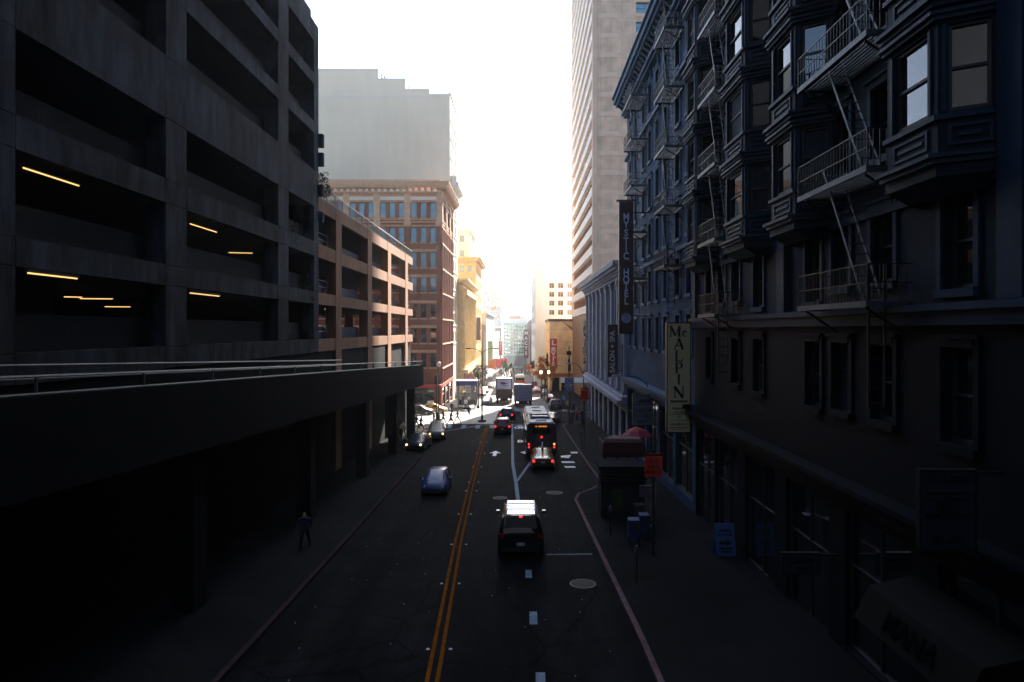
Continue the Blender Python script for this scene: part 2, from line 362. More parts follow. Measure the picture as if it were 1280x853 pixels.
# kerb lines
def arc(cx, cy, r, a0, a1, n=6): return [(cx+r*math.cos(R(a0+(a1-a0)*i/n)), cy+r*math.sin(R(a0+(a1-a0)*i/n))) for i in range(n+1)]
rk = [(3.9,-20),(3.7,20),(3.25,38.6)] + [(3.6,40.3),(4.5,41.6),(5.2,43.0),(5.45,44.8),(5.4,47.5)] + [(5.25,60),(5.15,76)] + arc(9.2,79.5,4.0,180,95,6)
lk = [(-8.0,-20),(-8.2,20),(-8.35,31),(-8.7,54.5),(-9.3,56.5),(-11.2,58.6),(-11.6,60.4),(-11.5,74.5)] + [(-11.8,77.5),(-12.8,80),(-14.6,81.8),(-17,82.4)]
def sidewalk(name, kerb, far, km=None):
    mb = MB(); mb.prism(kerb+far, -.05, .125, True); s = struct(name, mb, side_m)
    k = MB()
    for a, b in zip(kerb, kerb[1:]):
        d = Vector((b[0]-a[0], b[1]-a[1], 0)); n = Vector((d.y, -d.x, 0)).normalized()*.09
        k.prism([(a[0]+n.x,a[1]+n.y),(b[0]+n.x,b[1]+n.y),(b[0]-n.x,b[1]-n.y),(a[0]-n.x,a[1]-n.y)], -.03, .135, True)
    obj('kerb', k, km or kerb_m, s)
sidewalk('sidewalk', rk, [(160,83.4),(160,60),(11,-20)], kerb_painted)
sidewalk('sidewalk', lk, [(-160,82.4),(-160,60),(-14.6,-20)])
sidewalk('sidewalk', arc(10.8,106.0,4.0,270,180,5)+[(6.6,130),(6.3,450)], [(12.9,450),(12.9,113),(160,113),(160,102)])
sidewalk('sidewalk', [(-160,102)]+arc(-13.2,106,4.0,270,360,5)+[(-9.4,130),(-9.2,450)], [(-13.2,450),(-13.2,105.4),(-160,105.4)])
# painted markings, children of the road
def strip(mb, pts, w, h=.008):
    for a, b in zip(pts, pts[1:]):
        d = Vector((b[0]-a[0], b[1]-a[1], 0)).normalized(); n = Vector((d.y, -d.x, 0))*w/2
        mb.face([(a[0]-n.x,a[1]-n.y,gz(a[1])+h),(a[0]+n.x,a[1]+n.y,gz(a[1])+h),(b[0]+n.x,b[1]+n.y,gz(b[1])+h),(b[0]-n.x,b[1]-n.y,gz(b[1])+h)])
ypx = [(500,1010),(540,853),(572,680),(588,610),(600,563),(609,533)]
yp = [gp(*p) for p in ypx]
for off in (-.14, .14):
    mb = MB(); strip(mb, [(x+off, y) for x, y in yp], .12); obj('yellow_line', mb, yellow_line, ROAD)
mb = MB(); c = [gp(609,533), gp(606,540), gp(598,549), gp(588,553)]; strip(mb, c, .1, .008); obj('yellow_line', mb, yellow_line, ROAD)
mb = MB(); strip(mb, [gp(*p) for p in [(640,530),(640.5,555),(641,580),(645,604),(649,637),(652,662)]], .24); obj('lane_line', mb, white_line, ROAD)
mb = MB(); strip(mb, [gp(*p) for p in [(646,602),(664,577)]], .2, .012); obj('lane_line', mb, white_line, ROAD)
for (px, y0, y1) in ((661,712.7,722.8),(667,765,781),(676,841,862),(688,935,965)):
    mb = MB(); strip(mb, [gp(px,y1), gp(px-.5,y0)], .26); obj('lane_dash', mb, white_line, ROAD)
mb = MB(); strip(mb, [gp(683,693.5), gp(740,693)], .12); obj('stop_line', mb, white_line, ROAD)
# straight arrow in the left lane, right turn arrow and bars by the kerb
def poly_mark(name, pts, m=fresh_white, h=.008):
    mb = MB(); mb.face([(x, y, gz(y)+h) for x, y in pts]); return obj(name, mb, m, ROAD)
ax_, ay = gp(618.5, 568)
poly_mark('arrow_marking', [(ax_+a*1.0, ay+b) for a, b in ((-.16,-1.0),(.16,-1.0),(.16,.7),(.55,.5),(0,1.9),(-.55,.5),(-.16,.7))])
bx, by = gp(655, 566)
poly_mark('arrow_marking', [(bx+a, by+b) for a, b in ((.75,-1.5),(.45,-1.5),(-.35,.1),(.45,1.5),(.75,1.5),(.05,.1))])
for pts in ([(701,570),(714,569),(711,573),(701,572)], [(701,577),(717,577),(719,579),(703,579)], [(705,583),(718,583),(720,585),(707,585)], [(713,565),(722,565),(722,567),(714,567)]):
    poly_mark('lane_marking', [gp(*p) for p in pts])
def road_text(s, px, py, ln, sx):
    x, y = gp(px, py); me = text_mesh(s, 1.0, 0.002, sx); me.transform(Matrix.Diagonal((1,ln,1,1)))
    me.transform(Matrix.Rotation(-math.atan(SL), 4, 'X')); me.name = 'lane_lettering'
    obj('lane_lettering', me, fresh_white, ROAD, (x, y, gz(y)+.012))
road_text('ONLY', 657, 535, 2.6, 1.05); road_text('BUS', 658, 552, 2.6, 1.1)
# crosswalks and stop bar
for (a, b) in (((600,531.5),(660,531.5)), ((545,541),(600,532))):
    mb = MB(); strip(mb, [gp(*a), gp(*b)], .3); obj('stop_line', mb, white_line, ROAD)
for i in range(9):
    x = -10.6+i*1.75; y = 79.0+ (0.0 if x > -5 else 0)
    mb = MB(); strip(mb, [(x, 77.4), (x-.15, 81.2)], .55, .009); obj('crosswalk_bar', mb, white_line, ROAD)
for i in range(10):
    x = -8.6+i*1.6
    mb = MB(); strip(mb, [(x, 102.2), (x-.1, 105.4)], .5, .009); obj('crosswalk_bar', mb, white_line, ROAD)
# patches of newer asphalt and a trench scar
# manhole covers
MH = None
for (px, py, r, lab) in ((693,616.5,.52,'wide iron manhole cover beside the bus lane kerb corner'), (728.5,730.5,.5,'round iron manhole cover in the lane beside the van, nearest the camera'), (625,623,.42,'round iron manhole cover beside the white lane line ahead of the van')):
    x, y = gp(px, py)
    if MH is None:
        mb = MB(); mb.lathe([(.95,0),(1,.004),(1,.012),(.9,.014),(.86,.009),(.6,.009),(.56,.014),(.3,.014),(.26,.009),(.02,.009)], 28)
        MHm = mb.mesh('manhole_cover'); MHm.materials.append(mat('dark manhole plate',(.022,.022,.024),.7,.7,18,bump=.8,spec=.25)); MH = 1
        mb = MB(); n_ = 32
        for k in range(n_):
            a0_, a1_ = 2*math.pi*k/n_, 2*math.pi*(k+1)/n_
            mb.face([(r_*math.cos(a), r_*math.sin(a), .0155) for r_, a in ((.93,a0_),(1.0,a0_),(1.0,a1_),(.93,a1_))])
        MHr = mb.mesh('rim'); MHr.materials.append(cast_iron)
    o = obj('manhole_cover', MHm, None, None, (x, y, gz(y)+.012)); o.scale = (r, r, 1); o.rotation_euler = (-math.atan(SL), 0, 0)
    tag(o, lab, 'manhole cover', 'manhole covers in the street'); obj('rim', MHr, None, o, world=False)
# raised reflective markers across the double yellow line
mk = MB(); mk.lathe([(.06,0),(.055,.012),(.03,.02),(.005,.021)], 8); mkm = mk.mesh('raised_marker'); mkm.materials.append(white_m)
for px, py in ((604,553),(601,567),(596.5,584),(592,603),(589,614),(581,643),(573.5,681),(563,730),(549,812)):
    for s in (-.34, .34):
        x, y = gp(px, py); o = obj('raised_marker', mkm, None, None, (x+s, y, gz(y)+.008)); tag(o, 'small white raised pavement dot beside the double yellow line', 'road marker', 'raised dots along the yellow line')
rnd = random.Random(3); mb = MB()
for _ in range(150):
    y = rnd.uniform(12, 70); x = rnd.uniform(-7.5, 4.5); s = rnd.uniform(.006,.018); z = gz(y)+.006
    mb.box(x-s, x+s, y-s, y+s, z, z+s*.8)
o = obj('litter', mb, mat('grey litter',(.3,.32,.36),.7)); tag(o, 'tiny pale crumbs of litter scattered over the dark roadway', 'litter', kind='stuff')

# ================================================================== grey garage, near left
GX = -14.0
bands = [(-1.55,-.66),(1.75,2.57),(5.0,5.95),(8.34,10.8),(13.3,14.06),(16.57,17.3),(19.5,20.8)]
G = thing('parking_garage', 'tall dark grey concrete parking garage with lit tube lamps', 'garage', (GX-10, 25, gz(25)))
gcol = [(8.6,10.2),(15.9,17.7),(25.2,26.75),(36.85,38.45),(43.2,44.12)]
gap = .025
for (z0, z1) in bands:
    zz = [(z0,z1)] if z1-z0 < 2 else [(z0,(z0+z1)/2-.0),]
    for (a, b) in zip(gcol, gcol[1:]):
        mb = MB(); fbox(mb,'x',GX,1,a[1]+gap,b[0]-gap,z0,z1,-.35,0); obj('spandrel', mb, concrete, G)
    for a in gcol:
        mb = MB(); fbox(mb,'x',GX,1,a[0],a[1],z0+gap,z1-gap,-.35,0); obj('column_panel', mb, concrete, G)
    mb = MB(); mb.box(-44, GX-.36, 2, 44.0, z0+.12, z0+.62); obj('floor_slab', mb, slab_m, G)
for a in gcol:
    for (b0, b1) in zip(bands, bands[1:]):
        mb = MB(); fbox(mb,'x',GX,1,a[0],a[1],b0[1]+.0,b1[0]-.0,-.8,-.004); obj('column', mb, concrete, G)
for (b0, b1) in zip(bands, bands[1:]):
    h = b1[0]-b0[1]
    for (a, b) in zip(gcol, gcol[1:]):
        mb = MB(); fbox(mb,'x',GX,1,a[1]+.01,b[0]-.01,b0[1],b0[1]+h*.46,-1.05,-.85); obj('parapet', mb, aggregate, G)
mb = MB(); fbox(mb,'x',GX,1,36.9,42.6,20.8,21.25,-.35,-.02); fbox(mb,'x',GX,1,2,36.9,20.8,21.6,-.35,-.02); obj('roof_parapet', mb, concrete, G)
mb = MB(); mb.box(-44,-43.6,2,44,gz(44)-1,20.8); mb.box(-44,GX-.4,43.7,44.0,gz(44)-1,20.8); mb.box(-44,GX-.4,2,2.3,gz(2)-1,20.8); obj('back_wall', mb, slab_m, G)
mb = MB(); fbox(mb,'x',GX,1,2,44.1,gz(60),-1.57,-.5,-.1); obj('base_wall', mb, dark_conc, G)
mb = MB()
for yy in (20,31,40):
    for xx in (-24,-33): mb.box(xx-.35,xx+.35,yy-.35,yy+.35,-1.5,19.4)
obj('interior_column', mb, slab_m, G)
# a stair core and pipes on the far edge
mb = MB()
for (z0,z1) in ((12.6,13.5),(11.3,12.2),(9.2,10.0),(7.4,8.1)): mb.box(GX-1.0,GX+.28,44.13,44.5,z0,z1)
obj('wall_vent', mb, concrete, G)
lamp_m = mat('warm tube lamp', (.9,.7,.4), .4, emit=(1,.58,.2), es=.26)
def tube(p0, p1, z, lab):
    L = math.dist(p0, p1); c = ((p0[0]+p1[0])/2, (p0[1]+p1[1])/2, z)
    mb = MB(); mb.tube([(-L/2,0,0),(L/2,0,0)], .024, 6); a = math.atan2(p1[1]-p0[1], p1[0]-p0[0])
    f = MB(); f.box(-L/2-.05,L/2+.05,-.06,.06,.037,.11)
    t = thing('tube_lamp', lab, 'lamp', c, 'fluorescent tubes on the garage ceilings', a)
    obj('tube', mb, lamp_m, t, world=False); obj('fitting', f, slab_m, t, world=False)
def ytube(pxa, pya, pxb, pyb, z, lab):
    Y0 = z*F/(VY-pya); Y1 = z*F/(VY-pyb); X = (xat(pxa,Y0)+xat(pxb,Y1))/2; tube((X,Y0),(X,Y1),z,lab)
ytube(32,210,96,232.5,4.75,'long amber tube lamp slanting alone under the third deck, highest lit lamp of all')
ytube(33,341.5,98,348.5,1.5,'long amber tube lamp just above a row of three small lamps')
ytube(239.5,280,269,290.5,4.75,'slanting amber tube lamp in the second garage bay above the whiter lamp')
ytube(241,366.5,271,370.5,1.5,'amber tube lamp alone in the lowest opening of the second garage bay')
def xtube(pxa, pxb, py, z, lab):
    Y = z*F/(VY-py); tube((xat(pxa,Y),Y),(xat(pxb,Y),Y+.3),z,lab)
xtube(286,313,316,4.75,'pale level tube lamp in the second garage bay below the slanting one')
xtube(80,97,371.3,1.5,'shortest amber tube lamp beginning the row of three small lamps')
xtube(100,136,373.5,1.5,'amber tube lamp in the middle of the row of three small lamps')
xtube(131,159,383.6,1.35,'lowest lamp of the row of three small tube lamps')
xtube(20.5,32,375.6,1.4,'very short tube lamp beside the first garage column at the picture edge')
# hanging plants in the last bay
rnd = random.Random(11)
for (y0, z0, lab) in ((40.6, 6.1, 'trailing green plant over the third parapet of the grey garage end bay'), (42.4, 2.6, 'trailing green plant over the lowest parapet at the grey garage corner')):
    base = (GX-.3, y0, z0); f = MB()
    leaves(f, [(rnd.uniform(-.3,.4)-.1, rnd.uniform(-1.3,1.3), rnd.uniform(-.9,.5), .35) for _ in range(12)], .07, 26, rnd)
    s = MB()
    for k in range(6): s.tube([(0,rnd.uniform(-.6,.6),-.1),(.2,rnd.uniform(-1,1),.3),(.35,rnd.uniform(-1.1,1.1),-.7)], .012, 5)
    t = thing('hanging_plant', lab, 'plant', base, 'plants trailing from the garage openings'); obj('foliage', f, leaf_m, t, world=False); obj('stem', s, bark_m, t, world=False)

# ================================================================== tan garage behind it
T = thing('parking_garage', 'tan concrete parking garage with open decks and a roof rail beside the brick building', 'garage', (GX-8, 63, gz(63)))
tb = [(-1.55,-.66),(1.75,2.57),(5.0,5.95),(8.24,9.17)]
tcol = [(44.15,44.6),(48.3,49.8),(58.3,59.9),(67.1,68.7),(77.2,78.8)]
for (z0, z1) in tb:
    mb = MB(); fbox(mb,'x',GX,1,44.15,82.4,z0,z1,-.35,-.03); mb.box(GX-14,GX-.33,82.1,82.4,z0,z1); obj('spandrel', mb, concrete_tan, T)
    mb = MB(); mb.box(-40,GX-.36,44.15,82.05,z0+.12,z0+.55); obj('floor_slab', mb, slab_m, T)
for a in tcol[1:]:
    mb = MB(); fbox(mb,'x',GX,1,a[0],a[1],-5.2 if a[0]>60 else gz(a[0])-.5,9.165,-.8,0); obj('column', mb, concrete_tan, T)
for x in (-22,-30):
    mb = MB(); mb.box(x-.5,x+.5,81.5,82.35,-5,9.1); obj('column', mb, concrete_tan, T)
for (b0, b1) in zip(tb, tb[1:]):
    h = b1[0]-b0[1]
    for (a, b) in zip(tcol, tcol[1:]+[(82.2,82.3)]):
        mb = MB(); fbox(mb,'x',GX,1,a[1],b[0],b0[1],b0[1]+h*.36,-1.1,-.92); obj('parapet', mb, mat('blue grey guard panel',(.06,.065,.085),.6,.3,3), T)
for z in (1.75+1.9, 5+2.1, 2.0-2.2):
    pass
for (b0, b1) in zip(tb, tb[1:]):
    for ya, yb in ((44.7,47.6),(79,82.2)):
        mb = MB()
        for zz in (.5,.95): mb.tube([(GX-.45,ya,b0[1]+zz),(GX-.45,yb,b0[1]+zz)], .035, 6)
        for yy in (ya+.1,yb-.1): mb.bar((GX-.45,yy,b0[1]-.05),(GX-.45,yy,b0[1]+.97),.05)
        obj('guard_rail', mb, steel_rail, T)
mb = MB(); mb.tube([(GX-.1,44.2,10.05),(GX-.1,82.3,10.05),(-40,82.3,10.05)], .04, 6)
obj('handrail', mb, steel_rail, T)
mb = MB()
for k in range(150): y = 44.3+k*.2535; mb.bar((GX-.1,y,9.17),(GX-.1,y,10.03),.022 if k%8 else .06)
mb.bar((GX-.1,44.2,9.28),(GX-.1,82.3,9.28),.04)
obj('railing', mb, iron, T)
mb = MB(); mb.box(-40,-39.7,44.15,82.4,gz(82)-1,9); mb.box(-40,GX-14,82.0,82.3,-1.5,9); obj('back_wall', mb, slab_m, T)
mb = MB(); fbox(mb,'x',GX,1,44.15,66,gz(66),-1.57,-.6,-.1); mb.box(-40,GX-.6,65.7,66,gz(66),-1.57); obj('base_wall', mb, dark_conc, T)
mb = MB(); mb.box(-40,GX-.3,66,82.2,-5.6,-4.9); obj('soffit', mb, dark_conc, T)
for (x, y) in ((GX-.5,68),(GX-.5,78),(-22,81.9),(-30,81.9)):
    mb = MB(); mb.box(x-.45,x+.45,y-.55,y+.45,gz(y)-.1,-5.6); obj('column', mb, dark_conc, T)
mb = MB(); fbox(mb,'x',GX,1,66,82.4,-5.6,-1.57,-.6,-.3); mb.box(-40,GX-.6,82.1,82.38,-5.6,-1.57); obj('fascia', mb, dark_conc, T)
# faint lamps inside the tan garage
for (pxa,pxb,py,z,lab) in ((421,440,396.5,1.6,'warm tube lamp inside the third opening of the tan garage'),):
    Y = 52; tube((GX-1.5,Y-1.6),(GX-1.5,Y+1.2),z,lab)
# roof plant
f = MB(); rnd = random.Random(5)
leaves(f, [(rnd.uniform(-.8,.7), rnd.uniform(-.9,1.2), rnd.uniform(.5,1.9), .45) for _ in range(14)], .13, 40, rnd)
s = MB()
for k in range(5): s.tube([(0,0,0),(rnd.uniform(-.2,.2),rnd.uniform(-.3,.3),.8),(rnd.uniform(-.6,.6),rnd.uniform(-.7,.7),1.6)], [.05,.035,.012], 6)
t = thing('shrub', 'bushy dark green shrub on the tan garage roof behind the rail', 'plant', (GX-.9,45.6,9.15)); obj('foliage', f, leaf_m, t, world=False); obj('stem', s, bark_m, t, world=False)

# ================================================================== elevated driveway
E = thing('elevated_driveway', 'dark concrete driveway ramp raised over the sidewalk with steel rails before the garages', 'ramp', (-12, 45, gz(45)))
EX = -10.5
def ez(y): return -1.4-.0434*(y-12.9)
mb = MB()
Ys = [4,12.9,30,50,66,69.5,70.3,70.6]; Xs = [EX]*5+[EX-.15,EX-.5,EX-1.2]
for i in range(len(Ys)-1):
    a, b = Ys[i], Ys[i+1]; xa, xb = Xs[i], Xs[i+1]
    mb.hexa([(xa-.3,a,ez(a)-2.2),(xa,a,ez(a)-2.2),(xb,b,ez(b)-2.2),(xb-.3,b,ez(b)-2.2),(xa-.3,a,ez(a)),(xa,a,ez(a)),(xb,b,ez(b)),(xb-.3,b,ez(b))])
mb.hexa([(GX+.2,70.3,ez(70.6)-2.2),(EX-1.2,70.3,ez(70.6)-2.2),(EX-1.2,70.6,ez(70.6)-2.2),(GX+.2,70.6,ez(70.6)-2.2),(GX+.2,70.3,ez(70.6)-.9),(EX-1.2,70.3,ez(70.6)),(EX-1.2,70.6,ez(70.6)),(GX+.2,70.6,ez(70.6)-.9)])
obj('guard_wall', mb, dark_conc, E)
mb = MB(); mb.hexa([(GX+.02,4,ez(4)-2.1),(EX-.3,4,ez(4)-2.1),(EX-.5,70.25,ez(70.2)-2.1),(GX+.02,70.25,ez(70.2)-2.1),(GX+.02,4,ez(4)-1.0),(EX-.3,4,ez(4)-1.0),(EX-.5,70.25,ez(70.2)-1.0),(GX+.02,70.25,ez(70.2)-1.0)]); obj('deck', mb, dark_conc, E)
for (x0, up, y0, y1) in ((EX-.12,.42,4,70),(EX-.12,.03,4,69.5),(GX+.5,.62,4,48),(GX+.5,.25,4,48)):
    mb = MB(); pts = [(x0 if y < 69 else x0-.3, y, ez(y)+up) for y in [y0,12,20,30,40,48,60,69,70.3] if y0 <= y <= y1+.5]
    mb.tube(pts, .034, 8); obj('rail', mb, steel_rail, E)
for y in range(6,70,4):
    mb = MB(); mb.bar((EX-.12,y,ez(y)-.1),(EX-.12,y,ez(y)+.42),.05); obj('rail_post', mb, iron_worn, E)
for y in (22,34,46,57,66):
    mb = MB(); mb.box(EX-1.3,EX-.55,y-.45,y+.45,gz(y)-.1,ez(y)-2.05); obj('pier', mb, dark_conc, E)
mb = MB()
for y in (22,34,46,57,66): mb.hexa([(GX+.1,y-.3,ez(y)-2.7),(EX-.6,y-.3,ez(y)-2.3),(EX-.6,y+.3,ez(y)-2.3),(GX+.1,y+.3,ez(y)-2.7),(GX+.1,y-.3,ez(y)-2.05),(EX-.45,y-.3,ez(y)-2.05),(EX-.45,y+.3,ez(y)-2.05),(GX+.1,y+.3,ez(y)-2.05)])
obj('cross_beam', mb, dark_conc, E)
# ================================================================== brick corner building
BX, BY = -13.25, 105.0
B = thing('brick_building', 'ornate red brick corner building with sky reflecting sash windows and a terracotta cornice', 'building', (BX-12, BY+8, gz(105)))
top = 23.4; g = gz(105)-.3
def bz(py): return zat(py, BY)
rows = [(bz(272),bz(253.4)),(bz(303),bz(284.5)),(bz(334.6),bz(315.5)),(bz(365.5),bz(347)),(bz(398),bz(379.6)),(bz(429),bz(410.5)),(bz(459.5),bz(441.5))]
groups = [(xat(p0,BY), xat(p1,BY)) for p0, p1 in ((399,429),(437,467),(475,505.4),(513.6,545))]
holes = []
for (z0,z1) in rows:
    for (x0,x1) in groups:
        ww = .95; st = (x1-x0-ww)/2
        for k in range(3): holes.append((x0+k*st, x0+k*st+ww, z0, z1))
mb = MB(); X0 = -52
wall(mb,'y',BY,-1,X0,BX,-9.5,21.2,holes,.3)
side = []
for (z0,z1) in rows:
    for k in range(6): side.append((106.55+k*2.75, 106.55+k*2.75+2.05, z0-.1, z1+.3))
wall(mb,'x',BX,1,BY,122.6,-9.5,21.2,side,.3)
fullwall(mb,X0,BX,BY,122.6,g,21.2,'SE')
obj('wall', mb, brick_m, B)
for h in holes: win(B,'y',BY,-1,*h,d=.28,sill=terra,gm=glass_sky if h[2] > bz(370) else glass)
for h in side[:16]: win(B,'x',BX,1,*h,d=.28,sill=terra)
mb = MB()
for h in side[16:]: fbox(mb,'x',BX,1,h[0],h[1],h[2],h[3],-.3,-.25)
o = obj('window', mb, glass, B); o['kind'] = 'stuff'
# terracotta: sills, lintel bands, string courses, pilasters
for (z0,z1) in rows[2:]:
    for (x0,x1) in groups: mb = MB(); mb.box(x0-.1,x1+.1,BY-.1,BY-.003,z1+.05,z1+.5); obj('lintel', mb, terra, B)

mb = MB(); zr2 = rows[1]; zr1 = rows[0]
for (za, zb, w) in ((zr2[1]+.12,zr2[1]+.42,.14),(zr2[1]+.75,zr2[1]+1.05,.1),(zr1[0]-.42,zr1[0]-.25,.16),(zr1[1]+.1,zr1[1]+.4,.12),(zr1[1]+1.0,zr1[1]+1.3,.12)):
    mb.box(X0,BX,BY-w,BY-.004,za,zb); fbox(mb,'x',BX,1,BY,122.6,za,zb,.004,w)
obj('string_course', mb, terra, B)
for pc in (433,471,509.5,549.5):
    x = xat(pc,BY); mb = MB()
    mb.box(x-.5,x+.5,BY-.2,BY-.005,zr2[1]+.4,zr1[1]+1.6); mb.box(x-.62,x+.62,BY-.3,BY-.006,zr1[1]-.1,zr1[1]+.35); mb.box(x-.62,x+.62,BY-.26,BY-.006,zr2[1]+.5,zr2[1]+.9)
    mb.box(x-.28,x+.28,BY-.27,BY-.2,zr1[0]+.2,zr1[1]-.4)
    mb.lathe([(.34,0),(.34,.08),(.2,.12),(.02,.13)],14,(x,BY-.3-.0,zr1[1]+.75),'y'); obj('pilaster', mb, terra_pale, B)
for y in (105.6,111.5,117,122): mb = MB(); fbox(mb,'x',BX,1,y-.45,y+.45,zr2[1]+.4,zr1[1]+1.6,.005,.25); obj('pilaster', mb, terra_pale, B)
cz = zr1[1]+1.6
mb = MB(); mb.box(X0,BX,BY-.1,BY-.01,cz-.3,cz); fbox(mb,'x',BX,1,BY,122.6,cz-.3,cz,.01,.1)
for k in range(88):
    x = X0+.3+k*.44
    if x < BX-.1: mb.box(x,x+.2,BY-.32,BY-.1,cz-.28,cz-.002)
obj('dentil_course', mb, terra, B)
mb = MB(); mb.hexa([(-.17,-.4,0),(.17,-.4,0),(.17,0,-.1),(-.17,0,-.1),(-.17,-.95,.5),(.17,-.95,.5),(.17,0,.5),(-.17,0,.5)])
locs = [(BX-.4-k*1.02,BY-.01,cz+.2) for k in range(37)]+[(BX+.01,BY+.5+k*1.02,cz+.2) for k in range(17)]
repeat('cornice_bracket', mb, terra, B, locs, [0]*37+[R(90)]*17)

mb = MB()
for (za,zb,w) in ((cz,cz+.2,.4),(cz+.7,cz+.95,1.05),(cz+.95,cz+1.45,1.3),(cz+1.45,cz+1.62,1.45)):
    mb.box(X0,BX+w,BY-w,BY+.5,za,zb); mb.box(BX-.5,BX+w,BY+.5,122.8,za,zb-.002)
mb.box(X0,BX,BY-.05,BY+.4,cz+1.62,cz+2.2)
obj('cornice', mb, terra_pale, B)
for y in (106.2,108.95,111.7,114.45,117.2,119.95,122.2):
    mb = MB(); fbox(mb,'x',BX,1,y-.28,y+.28,-9.0,rows[1][1]+.1,.004,.22); obj('pier', mb, brick_m, B)
for (z0,z1) in rows[1:]: mb = MB(); fbox(mb,'x',BX,1,105.1,122.4,z0-.3,z0-.05,.23,.33); obj('string_course', mb, terra_pale, B)
# ground floor shopfronts
mb = MB()
gx = [BX-.1-k*4.4 for k in range(9)]
for x in gx: mb.box(x-.9,x-.1,BY-.12,BY+.3,g,-9.4)
for y in (105.2,110.5,116,121.6): fbox(mb,'x',BX,1,y,y+.8,g,-9.4,-.3,.12)
mb.box(X0,BX+.25,BY-.25,BY-.01,-9.6,-9.0); fbox(mb,'x',BX,1,BY-.25,122.6,-9.6,-9.0,.01,.25)
obj('shop_pier', mb, mat('red painted shopfront',(.40,.09,.05),.6,.25,2), B)
for a, b in zip(gx[1:], gx): 
    o = win(B,'y',BY,-1,a-.1+.02,b-.92,g+.6,-9.7,.1,'cross',name='shop_window')
for a, b in ((106,110.5),(111.3,116),(116.8,121.6)): win(B,'x',BX,1,a+.05,b-.05,g+.6,-9.7,.1,'cross',name='shop_window')
mb = MB(); mb.box(xat(536,104)-2.2,xat(536,104)+2.0,BY-1.4,BY-.02,-9.4,-9.0); obj('awning', mb, red_m, B)

# ================================================================== big blank walled block
WY, WX = 123.0, -13.7
Wb = thing('office_block', 'tall pale grey block with a blank stepped side wall above the brick building', 'building', (WX-15, WY+8, gz(123)))
def wz(py): return zat(py, WY)
sx = [xat(p, WY) for p in (340, 473, 507, 537, 562.5)]; sz = [wz(88), wz(100), wz(113), wz(119)]
mb = MB()
sideh = []
for k in range(13):
    z0 = wz(120)-4.2-3.6*k
    for q in range(3): sideh.append((125.2+q*3.6, 127.4+q*3.6, z0, z0+2.1))
sideh = [h for h in sideh if h[2] > -9]
x0 = sx[0]
for i in range(4):
    a, b, zt = sx[i], sx[i+1], sz[i]
    yb = 137.5
    if i == 3: wall(mb,'x',b,1,WY,yb,gz(123)-.5,zt,sideh,.35); fullwall(mb,a,b,WY,yb,gz(123)-.5,zt,'E')
    else: fullwall(mb,a,b,WY-.02*(3-i),yb-i*.1,gz(123)-.5,zt)
obj('wall', mb, grey_paint, Wb)
for h in sideh: win(Wb,'x',sx[4],1,*h,d=.33,gm=glass_far,sub=False)
mb = MB()
for i in range(4):
    mb.box(sx[i],sx[i+1]+.05,WY-.02*(3-i)-.12,WY+.3,sz[i],sz[i]+.25)
mb.box(sx[4]-.3,sx[4]+.18,WY-.1,137.5,sz[3]+.26,sz[3]+.45)
obj('coping', mb, pale_blue, Wb)
mb = MB(); mb.box(sx[0],sx[3],WY-.1,WY-.065,wz(121.5),wz(121)); mb.box(xat(417,WY),xat(452,WY),WY-.1,WY-.07,wz(114),wz(113.4))
obj('panel_joint', mb, pale_blue, Wb)
mb = MB(); mb.box(sx[1]+.3,sx[1]+.6,WY+1,WY+1.3,sz[1],sz[1]+1.7); mb.box(sx[2]+.3,sx[2]+.5,WY+1,WY+1.2,sz[2],sz[2]+1.9); mb.tube([(sx[1]+1,WY+1,sz[1]),(sx[1]+1,WY+1,sz[1]+1.2)],.15,8); obj('roof_pipe', mb, frame_dark, Wb)
mb = MB()
for z0, z1, w in ((wz(226),wz(218),1.2),(wz(229),wz(226),1.5),(wz(232),wz(229),.8)): fbox(mb,'x',sx[4],1,124,136.5,z0,z1,.004,w)
obj('cornice', mb, white_conc, Wb)
mb = MB()
for k in range(13):
    z = wz(120)-4.6-3.6*k
    if z > -9: fbox(mb,'x',sx[4],1,123.4,137.2,z,z+.2,.004,.14)
obj('string_course', mb, white_conc, Wb)

# ================================================================== farther buildings, left side of the street
def simple_block(name, label, x0, x1, y0, y1, top, m, front=(), side=(), sides='E', cornice=None, gm=glass_far, d=.25, sub=False, style='sash', wname='window', fm=None):
    b = thing(name, label, 'building', ((x0+x1)/2, (y0+y1)/2, gz(y0)))
    mb = MB(); g0 = gz(y0)-.5-SL*(y1-y0)
    wall(mb,'y',y0,-1,x0,x1,g0,top,list(front),d)
    if sides == 'E': wall(mb,'x',x1,1,y0,y1,g0,top,list(side),d); fullwall(mb,x0,x1,y0,y1,g0,top,'SE')
    else: wall(mb,'x',x0,-1,y0,y1,g0,top,list(side),d); fullwall(mb,x0,x1,y0,y1,g0,top,'SW')
    obj('wall', mb, m, b)
    ws = [('y',y0,-1,h) for h in front]+[('x',x1 if sides=='E' else x0,1 if sides=='E' else -1,h) for h in side]
    for ax, c, sg, h in ws[:100]: win(b,ax,c,sg,*h,d=d-.02,gm=gm,sub=sub,style=style,name=wname,fm=fm)
    if len(ws) > 100:
        mb = MB()
        for ax, c, sg, h in ws[100:]: fbox(mb,ax,c,sg,*h,-d,-d+.04)
        o = obj(wname, mb, gm, b); o['kind'] = 'stuff'
    if cornice:
        mb = MB()
        for dz, hh, w in cornice: mb.box(x0-(w if sides!='E' else 0),x1+(w if sides=='E' else 0),y0-w,y0-.004,top+dz,top+dz+hh); fbox(mb,'x',x1 if sides=='E' else x0,1 if sides=='E' else -1,y0,y1,top+dz,top+dz+hh-.003,.004,w)
        obj('cornice', mb, m, b)
    return b
